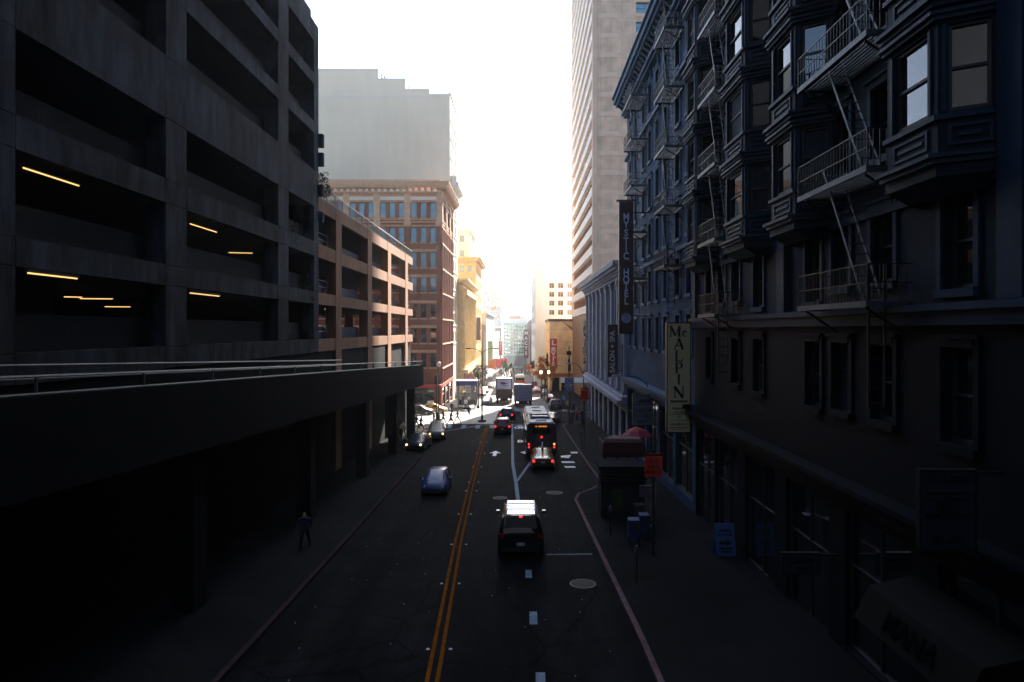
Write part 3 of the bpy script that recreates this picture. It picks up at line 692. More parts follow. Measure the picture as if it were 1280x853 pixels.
# yellow building with giant columns
Yb = simple_block('bank_building','yellow stone building with a row of tall columns on the sunny side of the street',-24,-13.1,138.5,172,10.6,yellow_stone,
    (), [(140.5+k*4.4,142.6+k*4.4,z0,z0+2.6) for k in range(7) for z0 in (-6.5,-2.6,1.2,4.6)], cornice=[(-.6,.5,1.3),(-.1,.45,1.7),(-1.5,.3,.7)])
for k in range(8):
    mb = MB(); y = 139.6+k*4.4
    mb.lathe([(.75,-8.6),(.75,-8.2),(.58,-8.1),(.5,6.6),(.75,7.1),(.75,7.5)],12,(-12.75,y,0)); obj('column', mb, yellow_stone, Yb, sm=40)
mb = MB(); fbox(mb,'x',-13.1,1,138.5,172,-9.6,-8.7,.01,1.5); fbox(mb,'x',-13.1,1,138.5,172,7.5,8.6,.01,1.4); obj('entablature', mb, yellow_stone, Yb)
mb = MB(); fbox(mb,'x',-13.1,1,158,171,-9.58,-8.8,1.51,1.54); obj('shop_sign', mb, mat('pink shop fascia',(.5,.25,.22),.6,.2,2), Yb)
simple_block('office_block','pale cream tower standing behind the yellow columned building',-22,-14.4,176,196,27.5,cream,[(-21+k*2,-19.8+k*2,z,z+1.8) for k in range(3) for z in range(8,25,4)],
    [(178+k*3,179.6+k*3,z,z+1.8) for k in range(6) for z in range(10,25,4)],cornice=[(-.5,.5,.5)])
bb = simple_block('brick_building','narrow tan brick building with a dark roof cornice beyond the yellow columns',-22,-12.4,174,200,19.4,brown_stone,[(-21+k*2.1,-19.8+k*2.1,z,z+1.9) for k in range(4) for z in (12,15.5)],
    [(175.5+k*3,177+k*3,z,z+2.0) for k in range(8) for z in (-8,-4,0,4,8,12,15.5)],cornice=[(-.8,.6,.9),(-.3,.5,1.4)])
# rooftop billboard frame
t = thing('rooftop_billboard','steel billboard frame with slanted slats on a roof beside the bright sky','billboard',(-13.6,186,19.4))
mb = MB()
for k in range(9): z = 24.0+k*.62; mb.bar((-14.6,186,z),(-12.9,186,z+.8),.09,.3)
obj('slats', mb, mat('blue grey steel',(.25,.33,.4),.5,.2,2), t)
mb = MB()
for x in (-14.5,-13.0): mb.bar((x,186.2,19.4),(x,186.2,30.2),.16)
mb.bar((-14.5,186.2,20),(-13,186.2,24),.1); mb.bar((-13,186.2,20),(-14.5,186.2,24),.1); mb.bar((-14.5,188.5,19.4),(-14.4,186.3,25),.12)
obj('frame', mb, iron, t)
# blade sign far left
def blade(name, label, x0, x1, z0, z1, Y, m, lines=None, lm=None, thick=.3, bracket=None, cat='sign', fm=None):
    t = thing(name, label, cat, ((x0+x1)/2, Y, (z0+z1)/2))
    mb = MB(); mb.box(x0,x1,Y,Y+thick,z0,z1); obj('panel', mb, m, t)
    f = MB(); e = .045*(x1-x0)
    f.box(x0-e,x0-.001,Y-.02,Y+thick+.02,z0-e,z1+e); f.box(x1+.001,x1+e,Y-.02,Y+thick+.02,z0-e,z1+e); f.box(x0,x1,Y-.02,Y+thick+.02,z1+.001,z1+e); f.box(x0,x1,Y-.02,Y+thick+.02,z0-e,z0-.001)
    obj('frame', f, fm or iron, t)
    if lines: sign_text(t, lines, lm or white_m, ((x0+x1)/2, Y-.012, (z0+z1)/2))
    if bracket:
        b = MB()
        for z in bracket[1:]: b.bar((x1,Y+thick/2,z),(bracket[0],Y+thick/2,z),.06)
        obj('bracket', b, iron, t)
    return t
blade('blade_sign','tall narrow dark brown sign with light letters on the tan brick building',xat(595.5,176),xat(600.5,176),zat(425,176),zat(397,176),176,mat('dark brown enamel',(.09,.05,.04),.5),
      [(c,.7,0,2.4-i*.95,1) for i, c in enumerate('HILTON')][:0] or None)
simple_block('shop_building','pale building with green shopfront strips past the tan brick building',-21,-11.2,203,262,5.4,white_conc,[(-20+k*2,-18.8+k*2,z,z+1.8) for k in range(4) for z in (-6,-2,2)],
    [(205+k*3.5,206.8+k*3.5,z,z+2.0) for k in range(16) for z in (-8.5,-4.5,-.5,3)],cornice=[(-.4,.5,.5)])
simple_block('shop_building','narrow orange brown building squeezed between tan brick and pale shop buildings',-20,-11.8,200.2,202.8,1.5,brown_stone,[(-19+k*2,-17.8+k*2,z,z+1.8) for k in range(3) for z in (-8,-4)],[],cornice=[(-.3,.3,.4)])
blade('banner','pale green vertical banner on the pale shop building',xat(610.5,204),xat(616,204),zat(456,204),zat(427,204),202,mat('pale green cloth',(.30,.52,.30),.8,.2,2))
blade('banner','red vertical banner with white marks above the orange cloth banner',xat(623.5,235),xat(628,235),zat(444,235),zat(427,235),235,mat('pinkish red cloth',(.60,.07,.09),.8,.2,2),
      [('0',.9,0,1.6,1),('I',.8,0,.5,1),('I',.8,0,-.5,1)])
simple_block('office_tower','pale blue white office tower with dark ribbon windows far down the street',-20,-10.4,330,360,24,pale_blue,[(-19.2,-17.6,z,z+1.7) for z in (5.5,10,14,17.6)]+[(-16.9,-13.2,z,z+1.7) for z in (5.5,10,14,17.6)]+[(-12.6,-11.4,z,z+1.7) for z in (5.5,10,14,17.6)],
    [(332,358,z,z+1.7) for z in (5.5,10,14,17.6)],style='bands',gm=glass)
simple_block('shop_building','light stone building low behind the red vertical banner',-20,-11.3,266,330,1.2,cream,[],[(268+k*4,270+k*4,z,z+2) for k in range(15) for z in (-14,-10,-6,-2)],cornice=[(-.3,.4,.6)])
# the building that closes the street
gh = [(-16.0+k*2.0,-14.7+k*2.0,z,z+1.5) for k in range(12) for z in (-17.6,-14.9,-12.2,-9.5,-6.8,-4.1,-1.4,1.3)]
GB = simple_block('office_block','pale green office building closing the far end of the street',-17,8.5,470,500,4.6,green_wall,gh,[],cornice=[(-.4,.5,.5)],gm=glass)
mb = MB(); mb.box(-14,6,472,490,4.65,7.6); obj('penthouse', mb, white_conc, GB)
mb = MB(); mb.box(-9.5,-1.0,474,480,7.62,10.4); obj('roof_house', mb, mat('brick red roof house',(.5,.12,.06),.8,.2,1), GB)
mb = MB(); mb.box(-17.2,8.7,469.2,469.9,-27,-19.2); obj('shopfront', mb, mat('grey shopfront',(.12,.13,.15),.5,.5,1.5), GB)
simple_block('office_block','white stepped office block peeking over the pale green building',-2,9.5,520,540,13,white_conc,[(-1+k*2,.2+k*2,z,z+1.4) for k in range(5) for z in (-2,1.5,5,8.5)],[])

# ================================================================== right side of the street, far to near
mb_far = simple_block('department_store','dark stone department store behind a stacked letter blade sign far down the street',3.5,20,262,455,4.0,mat('dark warm stone',(.20,.13,.11),.7,.2,1),[],[(265+k*8,268+k*8,z,z+3) for k in range(22) for z in (-20,-14,-8,-2)],sides='W')
t = blade('blade_sign','narrow dark sign with white stacked letters on the dark far store',1.0,2.7,zat(448,262),zat(413,262),262,mat('maroon enamel',(.12,.05,.06),.5),[(c,2.0,0,4.5-i*2.05,.9) for i, c in enumerate("MACYS")])
WT = simple_block('office_block','white office block with square punched windows behind the tan store',4.0,15.6,185,258,17.4,white_conc,
    [(xat(a,185),xat(b,185),zat(y1,185),zat(y0,185)) for a, b in ((686.5,693),(697.5,704),(709,715.3)) for y0, y1 in ((354,360.5),(365,371.5),(376,382.5),(387.5,394))],
    [(190+k*6,193+k*6,z,z+2) for k in range(11) for z in (-6,-2,2,6,10,14)],sides='W',d=.5,sub=True,style='cross',fm=cream,gm=mat('amber reflecting glass',(.13,.075,.04),.1,.5,1.5,ior=1.8))
mb = MB(); mb.box(xat(677,190),xat(717,190),189,215,17.45,zat(327,190)); obj('roof_house', mb, pale_blue, WT)
LV = thing('store_building','tan stone store with a blank front and thin dark roof edge beside the red sign','building',(12,160,gz(160)))
lx0, lx1, lz = xat(687,158), xat(737,158), zat(401.5,158)
mb = MB(); fullwall(mb,lx0,lx1+6,158,182,gz(160)-2,lz); obj('wall', mb, levis_stone, LV)
mb = MB(); mb.box(lx0-.3,lx1+6,157.6,182,lz+.005,lz+.5); obj('coping', mb, mat('dark bronze coping',(.06,.05,.05),.5), LV)
mb = MB()
for k in range(5): mb.bar((xat(705,158)+k*.4,157.9,zat(404,158)-k*.35),(xat(722,158)+k*.35,155.5,zat(414,158)-k*.4),.08)
obj('flag_pole', mb, iron, LV)
mb = MB()
for k in range(4): mb.box(lx0+.6+k*2.4,lx0+2.4+k*2.4,157.85,157.99,gz(158),gz(158)+3.4)
obj('shop_window', mb, glass, LV)
mb = MB(); mb.box(lx0,lx1,157.2,157.84,gz(158)+3.6,gz(158)+4.5); obj('fascia', mb, mat('rust fascia',(.35,.13,.05),.6,.2,2), LV)
blade('blade_sign','tall red sign with stacked white letters on the tan store',xat(687.7,155),xat(695.8,155),zat(460.5,155),zat(424,155),155,red_m,
      [("L",1.75,.05,2.6,1.15),("e",1.9,0,1.25,1.15),("V",1.6,0,-.05,1.1),("I'",1.6,.15,-1.35,1.2),("S",1.6,0,-2.7,1.15)],thick=.5)
# hotel tower
TY, TX = 112.0, 12.8
TW = thing('hotel_tower','very tall pinkish concrete tower with slanting white window bands on its street side','tower',(25,135,gz(112)))
ttop = 108.0; fl = 3.43
def tz(k): return 56.9-.3+ (k)*fl  # floor lines
base_z = zat(397, TY)
nfl = int((ttop-base_z)/fl)
fz = [base_z+1.0+k*fl for k in range(nfl)]
mb = MB()
bandholes = [(TY+1.4, 157, z+1.5, z+fl-.15) for z in fz]
fr = [(xat(795,TY), xat(817.5,TY), z+.75, z+2.75) for z in fz] + [(xat(826,TY), xat(849,TY), z+.75, z+2.75) for z in fz]
wall(mb,'x',TX,-1,TY,158,gz(112)-3,ttop,bandholes,.9)
wall(mb,'y',TY,-1,TX,52,gz(112)-3,ttop,fr,.5)
fullwall(mb,TX,52,TY,158,gz(112)-3,ttop,'SW'); fullwall(mb,13.4,52,158,172,gz(112)-5,ttop,'S')  # hidden rear block added to lengthen the tower's shadow
obj('wall', mb, pink_panel, TW)
band_m = mat('bronze glass',(.045,.03,.025),.15,ior=1.6)
bm_ = MB(); yy0, yy1 = TY+1.45, 156.95
pb = MB(); pb.box(TX+.8,TX+.88,yy0,yy1,0,fl-1.7); pbm = pb.mesh('window_band'); pbm.materials.append(band_m)
pm = MB()
for k in range(15): y = yy0+.3+k*3.05; pm.box(TX+.12,TX+.79,y,y+.75,0.002,fl-1.702)
pmm = pm.mesh('mullion'); pmm.materials.append(mat('brown concrete mullion',(.36,.20,.13),.8,.2,1))
for z in fz:
    o = bpy.data.objects.new('window_band', pbm); COL.objects.link(o); o.parent = TW; o.location = Vector((0,0,z+1.5))-wloc(TW)
    q = bpy.data.objects.new('mullion', pmm); COL.objects.link(q); q.parent = o
sp = MB(); sp.box(TX-.42,TX-.005,TY+.75,157.6,0,1.5); spm = sp.mesh('spandrel'); spm.materials.append(mat('white spandrel enamel',(.74,.73,.72),.6,.08,1,(1,1,1)))
for z in fz:
    o = bpy.data.objects.new('spandrel', spm); COL.objects.link(o); o.parent = TW; o.location = Vector((0,0,z-.02))-wloc(TW)
for h in fr: win(TW,'y',TY,-1,*h,d=.45,style='sash6',gm=glass_sky)
mb = MB(); h = fr[0]; mb.box(h[0]-.15,h[1]+.15,-.18,-.07,-.55,-.02)
repeat('balcony_slab', mb, pink_conc, TW, [(dx,TY,h[2]) for h in fr[:nfl] for dx in (0,xat(826,TY)-xat(795,TY))])
mb = MB(); mb.box(TX+.41,52,-.06,-.003,-.12,.72); repeat('floor_band', mb, pink_conc, TW, [(0,TY,z) for z in fz])
mb = MB(); mb.box(TX-.42,TX+.4,TY-.2,TY+.745,base_z,ttop); obj('corner_pier', mb, pink_conc, TW)
mb = MB(); fbox(mb,'x',TX,-1,TY+.2,157,gz(130)-1,base_z+.9,.01,.3); mb.box(TX,30,TY-.3,TY-.01,gz(112)-1,base_z+.4); obj('base', mb, mat('brown stone base',(.17,.085,.05),.6,.3,1), TW)
mb = MB(); rnd = random.Random(8)
IV = (xat(733.5,110.5),110.6,gz(110))
leaves(mb, [(rnd.uniform(-.45,.45),rnd.uniform(-.15,.3),z*.5,.4) for z in range(4,30) for _ in (0,1)], .16, 22, rnd)
t = thing('ivy','tall column of green ivy climbing the brown base of the tower','ivy',IV); obj('foliage', mb, ivy_m, t, world=False)
mb = MB(); mb.tube([(0,.35,0),(.1,.3,5),(-.1,.3,10),(0,.3,14.5)],[.12,.09,.06,.02],6); obj('stem', mb, bark_m, t, world=False)

# ================================================================== salon building, right
SX = 9.5
S = thing('salon_building','blue grey stone building with pilasters and tall windows beyond the hotel','building',(SX+6,74,gz(74)))
s0, s1, st = 57.65, 91.6, 6.2
holes = []; n = 8; pit = (s1-s0)/n
for k in range(n):
    y = s0+k*pit
    holes.append((y+1.1,y+pit-1.0,-.1,4.0)); holes.append((y+1.1,y+pit-1.0,-4.6,-1.4))
gh2 = [(s0+k*pit+.8, s0+(k+1)*pit-.7, gz(74)+.3-1.0, -7.6) for k in range(n)]
mb = MB(); wall(mb,'x',SX,-1,s0,s1,gz(92)-.5,st,holes+gh2,.35); fullwall(mb,SX,SX+16,s0,s1,gz(92)-.5,st,'W'); obj('wall', mb, salon_m, S)
for h in holes: win(S,'x',SX,-1,*h,d=.33)
for h in gh2: win(S,'x',SX,-1,*h,d=.33,style='cross',name='shop_window')
for k in range(n+1):
    y = s0+k*pit; mb = MB(); y0, y1 = max(s0,y-.35), min(s1,y+.35)
    fbox(mb,'x',SX,-1,y0,y1,-5.9,4.3,.004,.3); fbox(mb,'x',SX,-1,y0-.08 if k else y0,y1+.08 if k<n else y1,4.3,4.75,.004,.42); fbox(mb,'x',SX,-1,y0,y1,-6.0,-5.6,.3,.4)
    obj('pilaster', mb, salon_trim, S)
mb = MB()
for (a,b,w_) in ((4.75,5.3,.45),(5.3,5.5,.75),(5.5,5.8,1.05),(5.8,6.25,1.3)): fbox(mb,'x',SX,-1,s0,s1+w_*.6,a,b,.004,w_)
obj('cornice', mb, salon_trim, S)
mb = MB(); fbox(mb,'x',SX,-1,s0,s1,-6.75,-6.4,.004,.9); fbox(mb,'x',SX,-1,s0,s1,-6.4,-6.1,.004,.5); obj('ledge', mb, salon_trim, S)
mb = MB(); fbox(mb,'x',SX,-1,s0,s1,5.0,5.29,.455,.5)
for k in range(60): y = s0+.3+k*.56; fbox(mb,'x',SX,-1,y,y+.28,5.0,5.28,.5,.68)
obj('dentil', mb, salon_trim, S)
blade('blade_sign','brown sign reading salon and spa upward on the blue grey stone building',xat(760,60.5),xat(771.5,60.5),zat(471,60.5),zat(406.5,60.5),60.5,mat('brown sign enamel',(.075,.04,.03),.5),
      [('SALON + SPA',.66,0,-.1,1.0,R(90))],mat('pale lettering',(.62,.64,.72),.5),thick=.2,bracket=(9.5,.0,-3.9))

# ================================================================== hotel with fire escapes
HX = 9.5
Hh = thing('hotel_building','dark blue grey hotel with rows of sash windows under a bracketed cornice','building',(HX+7,46,gz(46)))
h0, h1, htop = 35.0, 57.6, 20.2
wy = [36.2,38.8,42.1,44.6,47.2,49.6,53.0,55.6]
fl_ = [5.5+3.45*k for k in range(4)]+[2.05,-1.4]
holes = [(y-.55,y+.55,z,z+2.25) for y in wy for z in fl_]
shop = [(35.6,39.5,-9.6,-5.2),(40.2,44,-9.8,-5.2),(44.7,48.6,-9.9,-5.2),(49.3,53.2,-10.1,-5.2),(53.8,57.2,-10.2,-5.2)]
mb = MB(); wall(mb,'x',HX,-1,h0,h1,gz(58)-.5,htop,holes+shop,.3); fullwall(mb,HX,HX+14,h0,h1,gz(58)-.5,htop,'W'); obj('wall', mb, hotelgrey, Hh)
rnd = random.Random(4)
for h in holes: win(Hh,'x',HX,-1,*h,d=.28,gm=blind_m if rnd.random()<.12 else glass,sill=hoteltrim,trim=hoteltrim)
for h in shop: win(Hh,'x',HX,-1,*h,d=.25,style='cross',name='shop_window')
for y in wy:                            # arched hoods on the top floor
    z = fl_[3]+2.5; mb = MB(); mb.tube([(HX-.12, y+.75*math.cos(R(a)), z+.75*math.sin(R(a))) for a in range(0,181,20)],.09,6)
    obj('arched_hood', mb, hoteltrim, Hh)
mb = MB()
for (a,b,w_) in ((15.05,15.3,.3),(18.95,19.15,.35),(19.15,19.4,.55),(19.9,20.15,1.05),(20.15,20.6,1.25),(20.6,20.75,1.4),(-4.7,-4.3,.5),(-4.3,-4.1,.7),(4.7,4.95,.18)): fbox(mb,'x',HX,-1,h0,h1,a,b,.004,w_)
obj('cornice', mb, hoteltrim, Hh)
mb = MB(); mb.hexa([(-.4,-.11,0),(0,-.11,-.15),(0,.11,-.15),(-.4,.11,0),(-.95,-.11,.48),(0,-.11,.48),(0,.11,.48),(-.95,.11,.48)])
repeat('cornice_bracket', mb, hoteltrim, Hh, [(HX-.01,h0+.5+k*.8,19.4) for k in range(28)])

mb = MB(); fbox(mb,'x',HX,-1,h0,h1,htop+.4,htop+1.3,-.3,.0); obj('roof_parapet', mb, hotelgrey, Hh)
mb = MB(); mb.box(HX+2,HX+5,50,54,htop,htop+3.2); obj('roof_house', mb, hotelgrey, Hh)
def fire_escape(label, X, y0, y1, zs, depth, ladder_y, last):
    t = thing('fire_escape', label, 'fire escape', (X-depth/2, (y0+y1)/2, zs[0]), 'iron fire escapes on the blue grey facades')
    xo = X-depth
    for i, z in enumerate(zs):
        mb = MB()
        mb.box(xo,xo+.06,y0,y1,z-.1,z+.03); mb.box(X-.08,X-.01,y0,y1,z-.1,z+.02); mb.box(xo+.06,X-.08,y0,y0+.05,z-.1,z+.02); mb.box(xo+.06,X-.08,y1-.05,y1,z-.1,z+.02)
        k = xo+.14
        while k < X-.1: mb.box(k,k+.045,y0+.05,y1-.05,z-.03,z); k += .115
        for y in (y0+.3,y1-.3): mb.bar((xo+.1,y,z-.1),(X-.02,y,z-.75),.05)
        obj('platform', mb, iron, t)
        mb = MB(); mb.box(xo-.03,xo-.002,y0,y1,z-.1,z+.05); mb.box(xo,X-.08,y0-.03,y0-.002,z-.1,z+.04); obj('platform_edge', mb, iron_worn, t)
        mb = MB()
        for h in (.95,.5): mb.bar((xo+.02,y0,z+h),(xo+.02,y1,z+h),.026); mb.bar((xo+.02,y0+.02,z+h),(X,y0+.02,z+h),.024); mb.bar((xo+.02,y1-.02,z+h),(X,y1-.02,z+h),.024)
        k = y0
        while k <= y1+.01: mb.bar((xo+.02,k,z),(xo+.02,k,z+.95),.014); k += .17
        k = xo
        while k < X-.05: mb.bar((k,y0+.02,z),(k,y0+.02,z+.95),.02); mb.bar((k,y1-.02,z),(k,y1-.02,z+.95),.02); k += .16
        obj('railing', mb, iron, t)
        if i+1 < len(zs) or last:
            z2 = zs[i+1] if i+1 < len(zs) else z+3.2
            mb = MB(); ya, yb = ladder_y
            for dx in (0,.48): mb.bar((xo+.28+dx,ya,z),(xo+.28+dx,yb,z2+.6),.035,.07)
            for q in range(13): f_ = (q+.5)/13; y = ya+(yb-ya)*f_; zz = z+(z2+.6-z)*f_; mb.bar((xo+.28,y,zz),(xo+.76,y,zz),.03)
            obj('ladder', mb, iron_worn, t)
    mb = MB(); xa = xo+.3
    for dx in (0,.4): mb.bar((xa+dx,y0+.5,zs[0]-2.6),(xa+dx,y0+.5,zs[0]+1.0),.045)
    for q in range(9): mb.bar((xa,y0+.5,zs[0]-2.5+q*.36),(xa+.4,y0+.5,zs[0]-2.5+q*.36),.028)
    obj('drop_ladder', mb, iron, t)
    return t
fire_escape('iron fire escape at the far end of the hotel above the hotel sign', HX, 47.9, 51.4, [3.8,7.3,10.8,14.3,17.6], 1.3, (48.6,50.4), False)
fire_escape('iron fire escape on the near half of the hotel with steep ladders', HX, 37.4, 40.3, [3.75,7.25,10.75,14.25,17.7], 1.15, (38.0,39.5), True)
HY = 47.0
def hz_(py): return zat(py,HY)
hc = (hz_(417)+hz_(253))/2
HT = blade('blade_sign','tall dark brown hotel sign with pale stacked letters and a round blue emblem',xat(774.5,HY),xat(791,HY),hz_(417),hz_(253),HY,mat('dark brown hotel sign',(.055,.026,.024),.5),
      [(c,.72,0,hz_(p)-hc,.85) for c, p in zip('MYSTICHOTEL',(271.6,281.2,291.7,302,311.4,320.6,341,350,358.5,367.5,377))],mat('blue white letters',(.62,.72,.95),.5),thick=.25,bracket=(9.5,8.6,5.0,1.0))
c = ((xat(774.5,HY)+xat(791,HY))/2, HY-.02, hz_(398))
mb = MB(); mb.lathe([(.36,0),(.36,-.03),(.02,-.032)],24,c,'y')
em = obj('emblem', mb, mat('blue emblem',(.30,.40,.70),.5), HT)
mb = MB()
for dx in (-.16,0,.16): mb.bar((c[0]+dx,c[1]-.045,c[2]-.25),(c[0]+dx,c[1]-.045,c[2]+(.1 if dx else .26)),.045,.02)
mb.tube([(c[0]+.16*math.cos(R(a)),c[1]-.045,c[2]+.1+.15*math.sin(R(a))) for a in range(0,181,20)],.026,6)
obj('emblem_mark', mb, mat('dark brown hotel sign',(.055,.026,.024)), em)
mb = MB(); mb.box(xat(771,HY),xat(793,HY),HY-.1,HY+.35,hz_(252.4)+.06,hz_(252.4)+.14); obj('cap', mb, iron, HT)

# ================================================================== apartment building with bay windows, near right
AX = 9.5
A = thing('apartment_building','dark blue grey apartment building with stacked bay windows and fire escapes','building',(AX+8,20,gz(20)))
a0, a1, atop = -6, 34.95, 26.5
led = [3.45+3.22*k for k in range(7)]
plat = [.65+3.3*k for k in range(7)]
wyA = [16.8,19.0,28.2,30.2,22.95,9.2]
holes = [(y-.5,y+.5,z+.6,z+2.5) for y in (16.8,19.0,28.3,30.3) for z in plat]
holes += [(y-.5,y+.5,z,z+2.1) for y in (32.3,25.6,20.8,13.9) for z in (.9,-2.5)] + [(y-.5,y+.5,-2.4,-.4) for y in (16.8,19.0,28.3)]
shopA = [(y,y+3.2,-9.3-(.5 if y>16 else 0)-(.4 if y > 26 else 0),-5.3) for y in (3,7.2,11.4,15.6,19.8,24,28.2,31.6)]
up = [h for h in holes if h[2] > .1]; lo = [h for h in holes if h[2] <= .1]
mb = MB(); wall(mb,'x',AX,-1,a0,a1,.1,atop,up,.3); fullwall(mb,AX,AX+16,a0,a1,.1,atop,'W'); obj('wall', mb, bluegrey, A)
base_shade = mat('shopfront with painted shade', (.005,.008,.016), .6, .4, 1.5, bump=.1, stain=.3, spec=.15)  # gloom of the lower storey is put into this colour
mb = MB(); wall(mb,'x',AX,-1,a0,a1,gz(35)-.5,.1,lo+shopA,.3); fullwall(mb,AX,AX+16,a0,a1,gz(35)-.5,.1,'WT'); obj('base_wall', mb, base_shade, A)
rnd = random.Random(9)
for h in holes: win(A,'x',AX,-1,*h,d=.28,gm=glass if rnd.random()>.12 else blind_m,sill=bluegrey_trim if h[2] > .1 else base_shade,trim=bluegrey_trim if h[2] > .1 else base_shade)
for h in shopA: win(A,'x',AX,-1,*h,d=.25,style='cross',name='shop_window')
mb = MB()
for (a,b,w_) in ((.1,.42,.25),(.42,.58,.4),(3.0,3.2,.12)): fbox(mb,'x',AX,-1,a0,a1,a,b,.004,w_)
obj('belt_course', mb, bluegrey_trim, A)
mb = MB()
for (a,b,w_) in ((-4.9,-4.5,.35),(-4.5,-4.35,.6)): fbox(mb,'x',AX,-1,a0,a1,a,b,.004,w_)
obj('shop_cornice', mb, base_shade, A)
for y in (23.0,34.6,12.2):
    mb = MB(); fbox(mb,'x',AX,-1,y-.32,y+.32,.6,atop,.006,.22); obj('pilaster', mb, bluegrey_trim, A)
def bay(yn, yf, proj, cn, cf):
    """canted bay: wall points yn-cn (near) .. front yn..yf .. yf+cf, one part with its windows as sub-parts"""
    xf = AX-proj
    def ring(o): return [(AX-.002, yn-cn-o*.6), (xf-o, yn-o*.35), (xf-o, yf+o*.35), (AX-.002, yf+cf+o*.6)]
    zs = []; bm_ = MB(); tr = MB(); ws = []
    def wallseg(p, q, z0, z1, hole):
        (x0,y0),(x1,y1) = p, q; L = math.dist(p,q); n = Vector((y1-y0, -(x1-x0),0)).normalized()
        if n.x > 0: n = -n
        def P(u, z, w): return (x0+(x1-x0)*u/L+n.x*w, y0+(y1-y0)*u/L+n.y*w, z)
        us = [0,L] if not hole else [0,hole[0],hole[1],L]; zz = [z0,z1] if not hole else [z0,hole[2],hole[3],z1]
        for i in range(len(us)-1):
            for j in range(len(zz)-1):
                if hole and i == 1 and j == 1: continue
                bm_.face([P(us[i],zz[j],0),P(us[i+1],zz[j],0),P(us[i+1],zz[j+1],0),P(us[i],zz[j+1],0)])
        if hole:
            a, b, c, d = hole
            for (u,v),(s,t) in (((a,c),(b,c)),((b,c),(b,d)),((b,d),(a,d)),((a,d),(a,c))): bm_.face([P(u,v,0),P(s,t,0),P(s,t,-.18),P(u,v,-.18)])
            ws.append((P((a+b)/2,(c+d)/2,-.13), math.atan2(n.x, -n.y)*1.0, b-a, d-c, n))
            # slim colonnette and panel trim beside/below
            for u in (a-.12, b+.04): 
                q0 = P(u,c,.002); q1 = P(u+.08,d,.05)
                tr.hexa([P(u,c,.002),P(u+.08,c,.002),P(u+.08,c,.05),P(u,c,.05),P(u,d,.002),P(u+.08,d,.002),P(u+.08,d,.05),P(u,d,.05)])
            pz0, pz1 = z0+.3, hole[2]-.28
            for (ua,ub,za,zb) in ((a-.02,b+.02,pz0,pz0+.06),(a-.02,b+.02,pz1-.06,pz1),(a-.02,a+.05,pz0+.06,pz1-.06),(b-.05,b+.02,pz0+.06,pz1-.06),(a+.16,b-.16,pz0+.17,pz1-.17)):
                tr.hexa([P(ua,za,.002),P(ub,za,.002),P(ub,za,.045),P(ua,za,.045),P(ua,zb,.002),P(ub,zb,.002),P(ub,zb,.045),P(ua,zb,.045)])
    r = ring(0)
    for k, z in enumerate(led):
        z2 = z+3.22
        for i in range(3):
            L = math.dist(r[i], r[i+1])
            m_ = min(.3, L*.17)
            wallseg(r[i], r[i+1], z, z2, (m_, L-m_, z+1.0, z+2.78))
        for (o, da, db) in ((.16,-.06,.05),(.26,.05,.14),(.1,.84,.95),(.12,2.88,2.98),(.2,2.98,3.06)):
            a = ring(o); tr.prism(a, z+da, z+db-.002)
    a = ring(.05); bm_.prism(a, led[0]-.06-.25, led[0]-.062)
    a2 = [(AX-.002, yn-cn+.3),(xf+.45,yn+.1),(xf+.45,yf-.1),(AX-.002,yf+cf-.3)]; n_ = len(bm_.v)
    bm_.face([(x,y,led[0]-.31) for x,y in ring(0)]); 
    for i in range(3): bm_.face([(*ring(0)[i],led[0]-.311),(*ring(0)[i+1],led[0]-.311),(*a2[i+1],led[0]-.6),(*a2[i],led[0]-.6)])
    b = obj('bay_window', bm_, bluegrey, A)
    o = obj('bay_trim', tr, bluegrey_trim, b)
    for (p, a, w_, h_, n) in ws:
        gm = glass if rnd.random() > .1 else blind_m
        rot = math.atan2(n.x, -n.y)
        win(b,'y',0,-1,0,w_,0,h_,gm=gm,rot=rot,at=p,sub='sib')
for args in ((31.3,33.1,.95,.75,.75),(24.5,26.8,.95,.6,.6),(20.0,21.9,.95,.6,.6),(13.15,14.95,.95,.55,.55),(6.0,8.2,.95,.6,.6)): bay(*args)
fire_escape('biggest iron fire escape, between two stacks of bay windows', AX, 14.9-.1+.75, 19.45, plat, 1.1, (16.2,18.4), True)
fire_escape('iron fire escape on the apartment building next to the hotel wall', AX, 27.8, 30.45, plat, 1.1, (28.4,29.9), True)

# the hill over the tunnel behind the viewpoint, unseen, shaped to block sky light
mb = MB(); hp = [(-160,-62,28),(-90,-50,28),(-48,-44,30),(-36,-42,58),(0,-40,62),(36,-42,58),(60,-44,40),(160,-62,28)]
for a, b in zip(hp, hp[1:]):
    for (d0,k0),(d1,k1) in zip([(22,None),(10,.15),(4,.6)],[(10,.15),(4,.6),(-8,1.0)]):
        za = [-9 if k is None else k*q[2] for q in (a,b) for k in (k0,k1)]
        mb.face([(a[0],a[1]+d0,za[0]),(b[0],b[1]+d0,za[2]),(b[0],b[1]+d1,za[3]),(a[0],a[1]+d1,za[1])])
struct('shade_hill', mb, mat('dark hillside shaped for shade',(.008,.012,.02),.9,.5,.3))

# unseen high-rises added behind the foreground buildings to shade the near street
def shade_tower(label, x0, x1, y0, y1, top, side):
    hs = [(y0+2+k*4, y0+4.6+k*4, z, z+2.2) for k in range(int((y1-y0-3)/4)) for z in range(26, int(top)-3, 8)]
    simple_block('office_tower', label, x0, x1, y0, y1, top, mat('unseen shade tower grey',(.03,.036,.046),.7,.2,.5), [], hs, sides='E' if side < 0 else 'W', gm=glass)
shade_tower('unseen dark block added behind the grey garage to shade the street', -60, -19, -12, 26, 88, -1)
shade_tower('unseen dark block added behind the apartment building to shade the street', 27, 70, -12, 44, 92, 1)
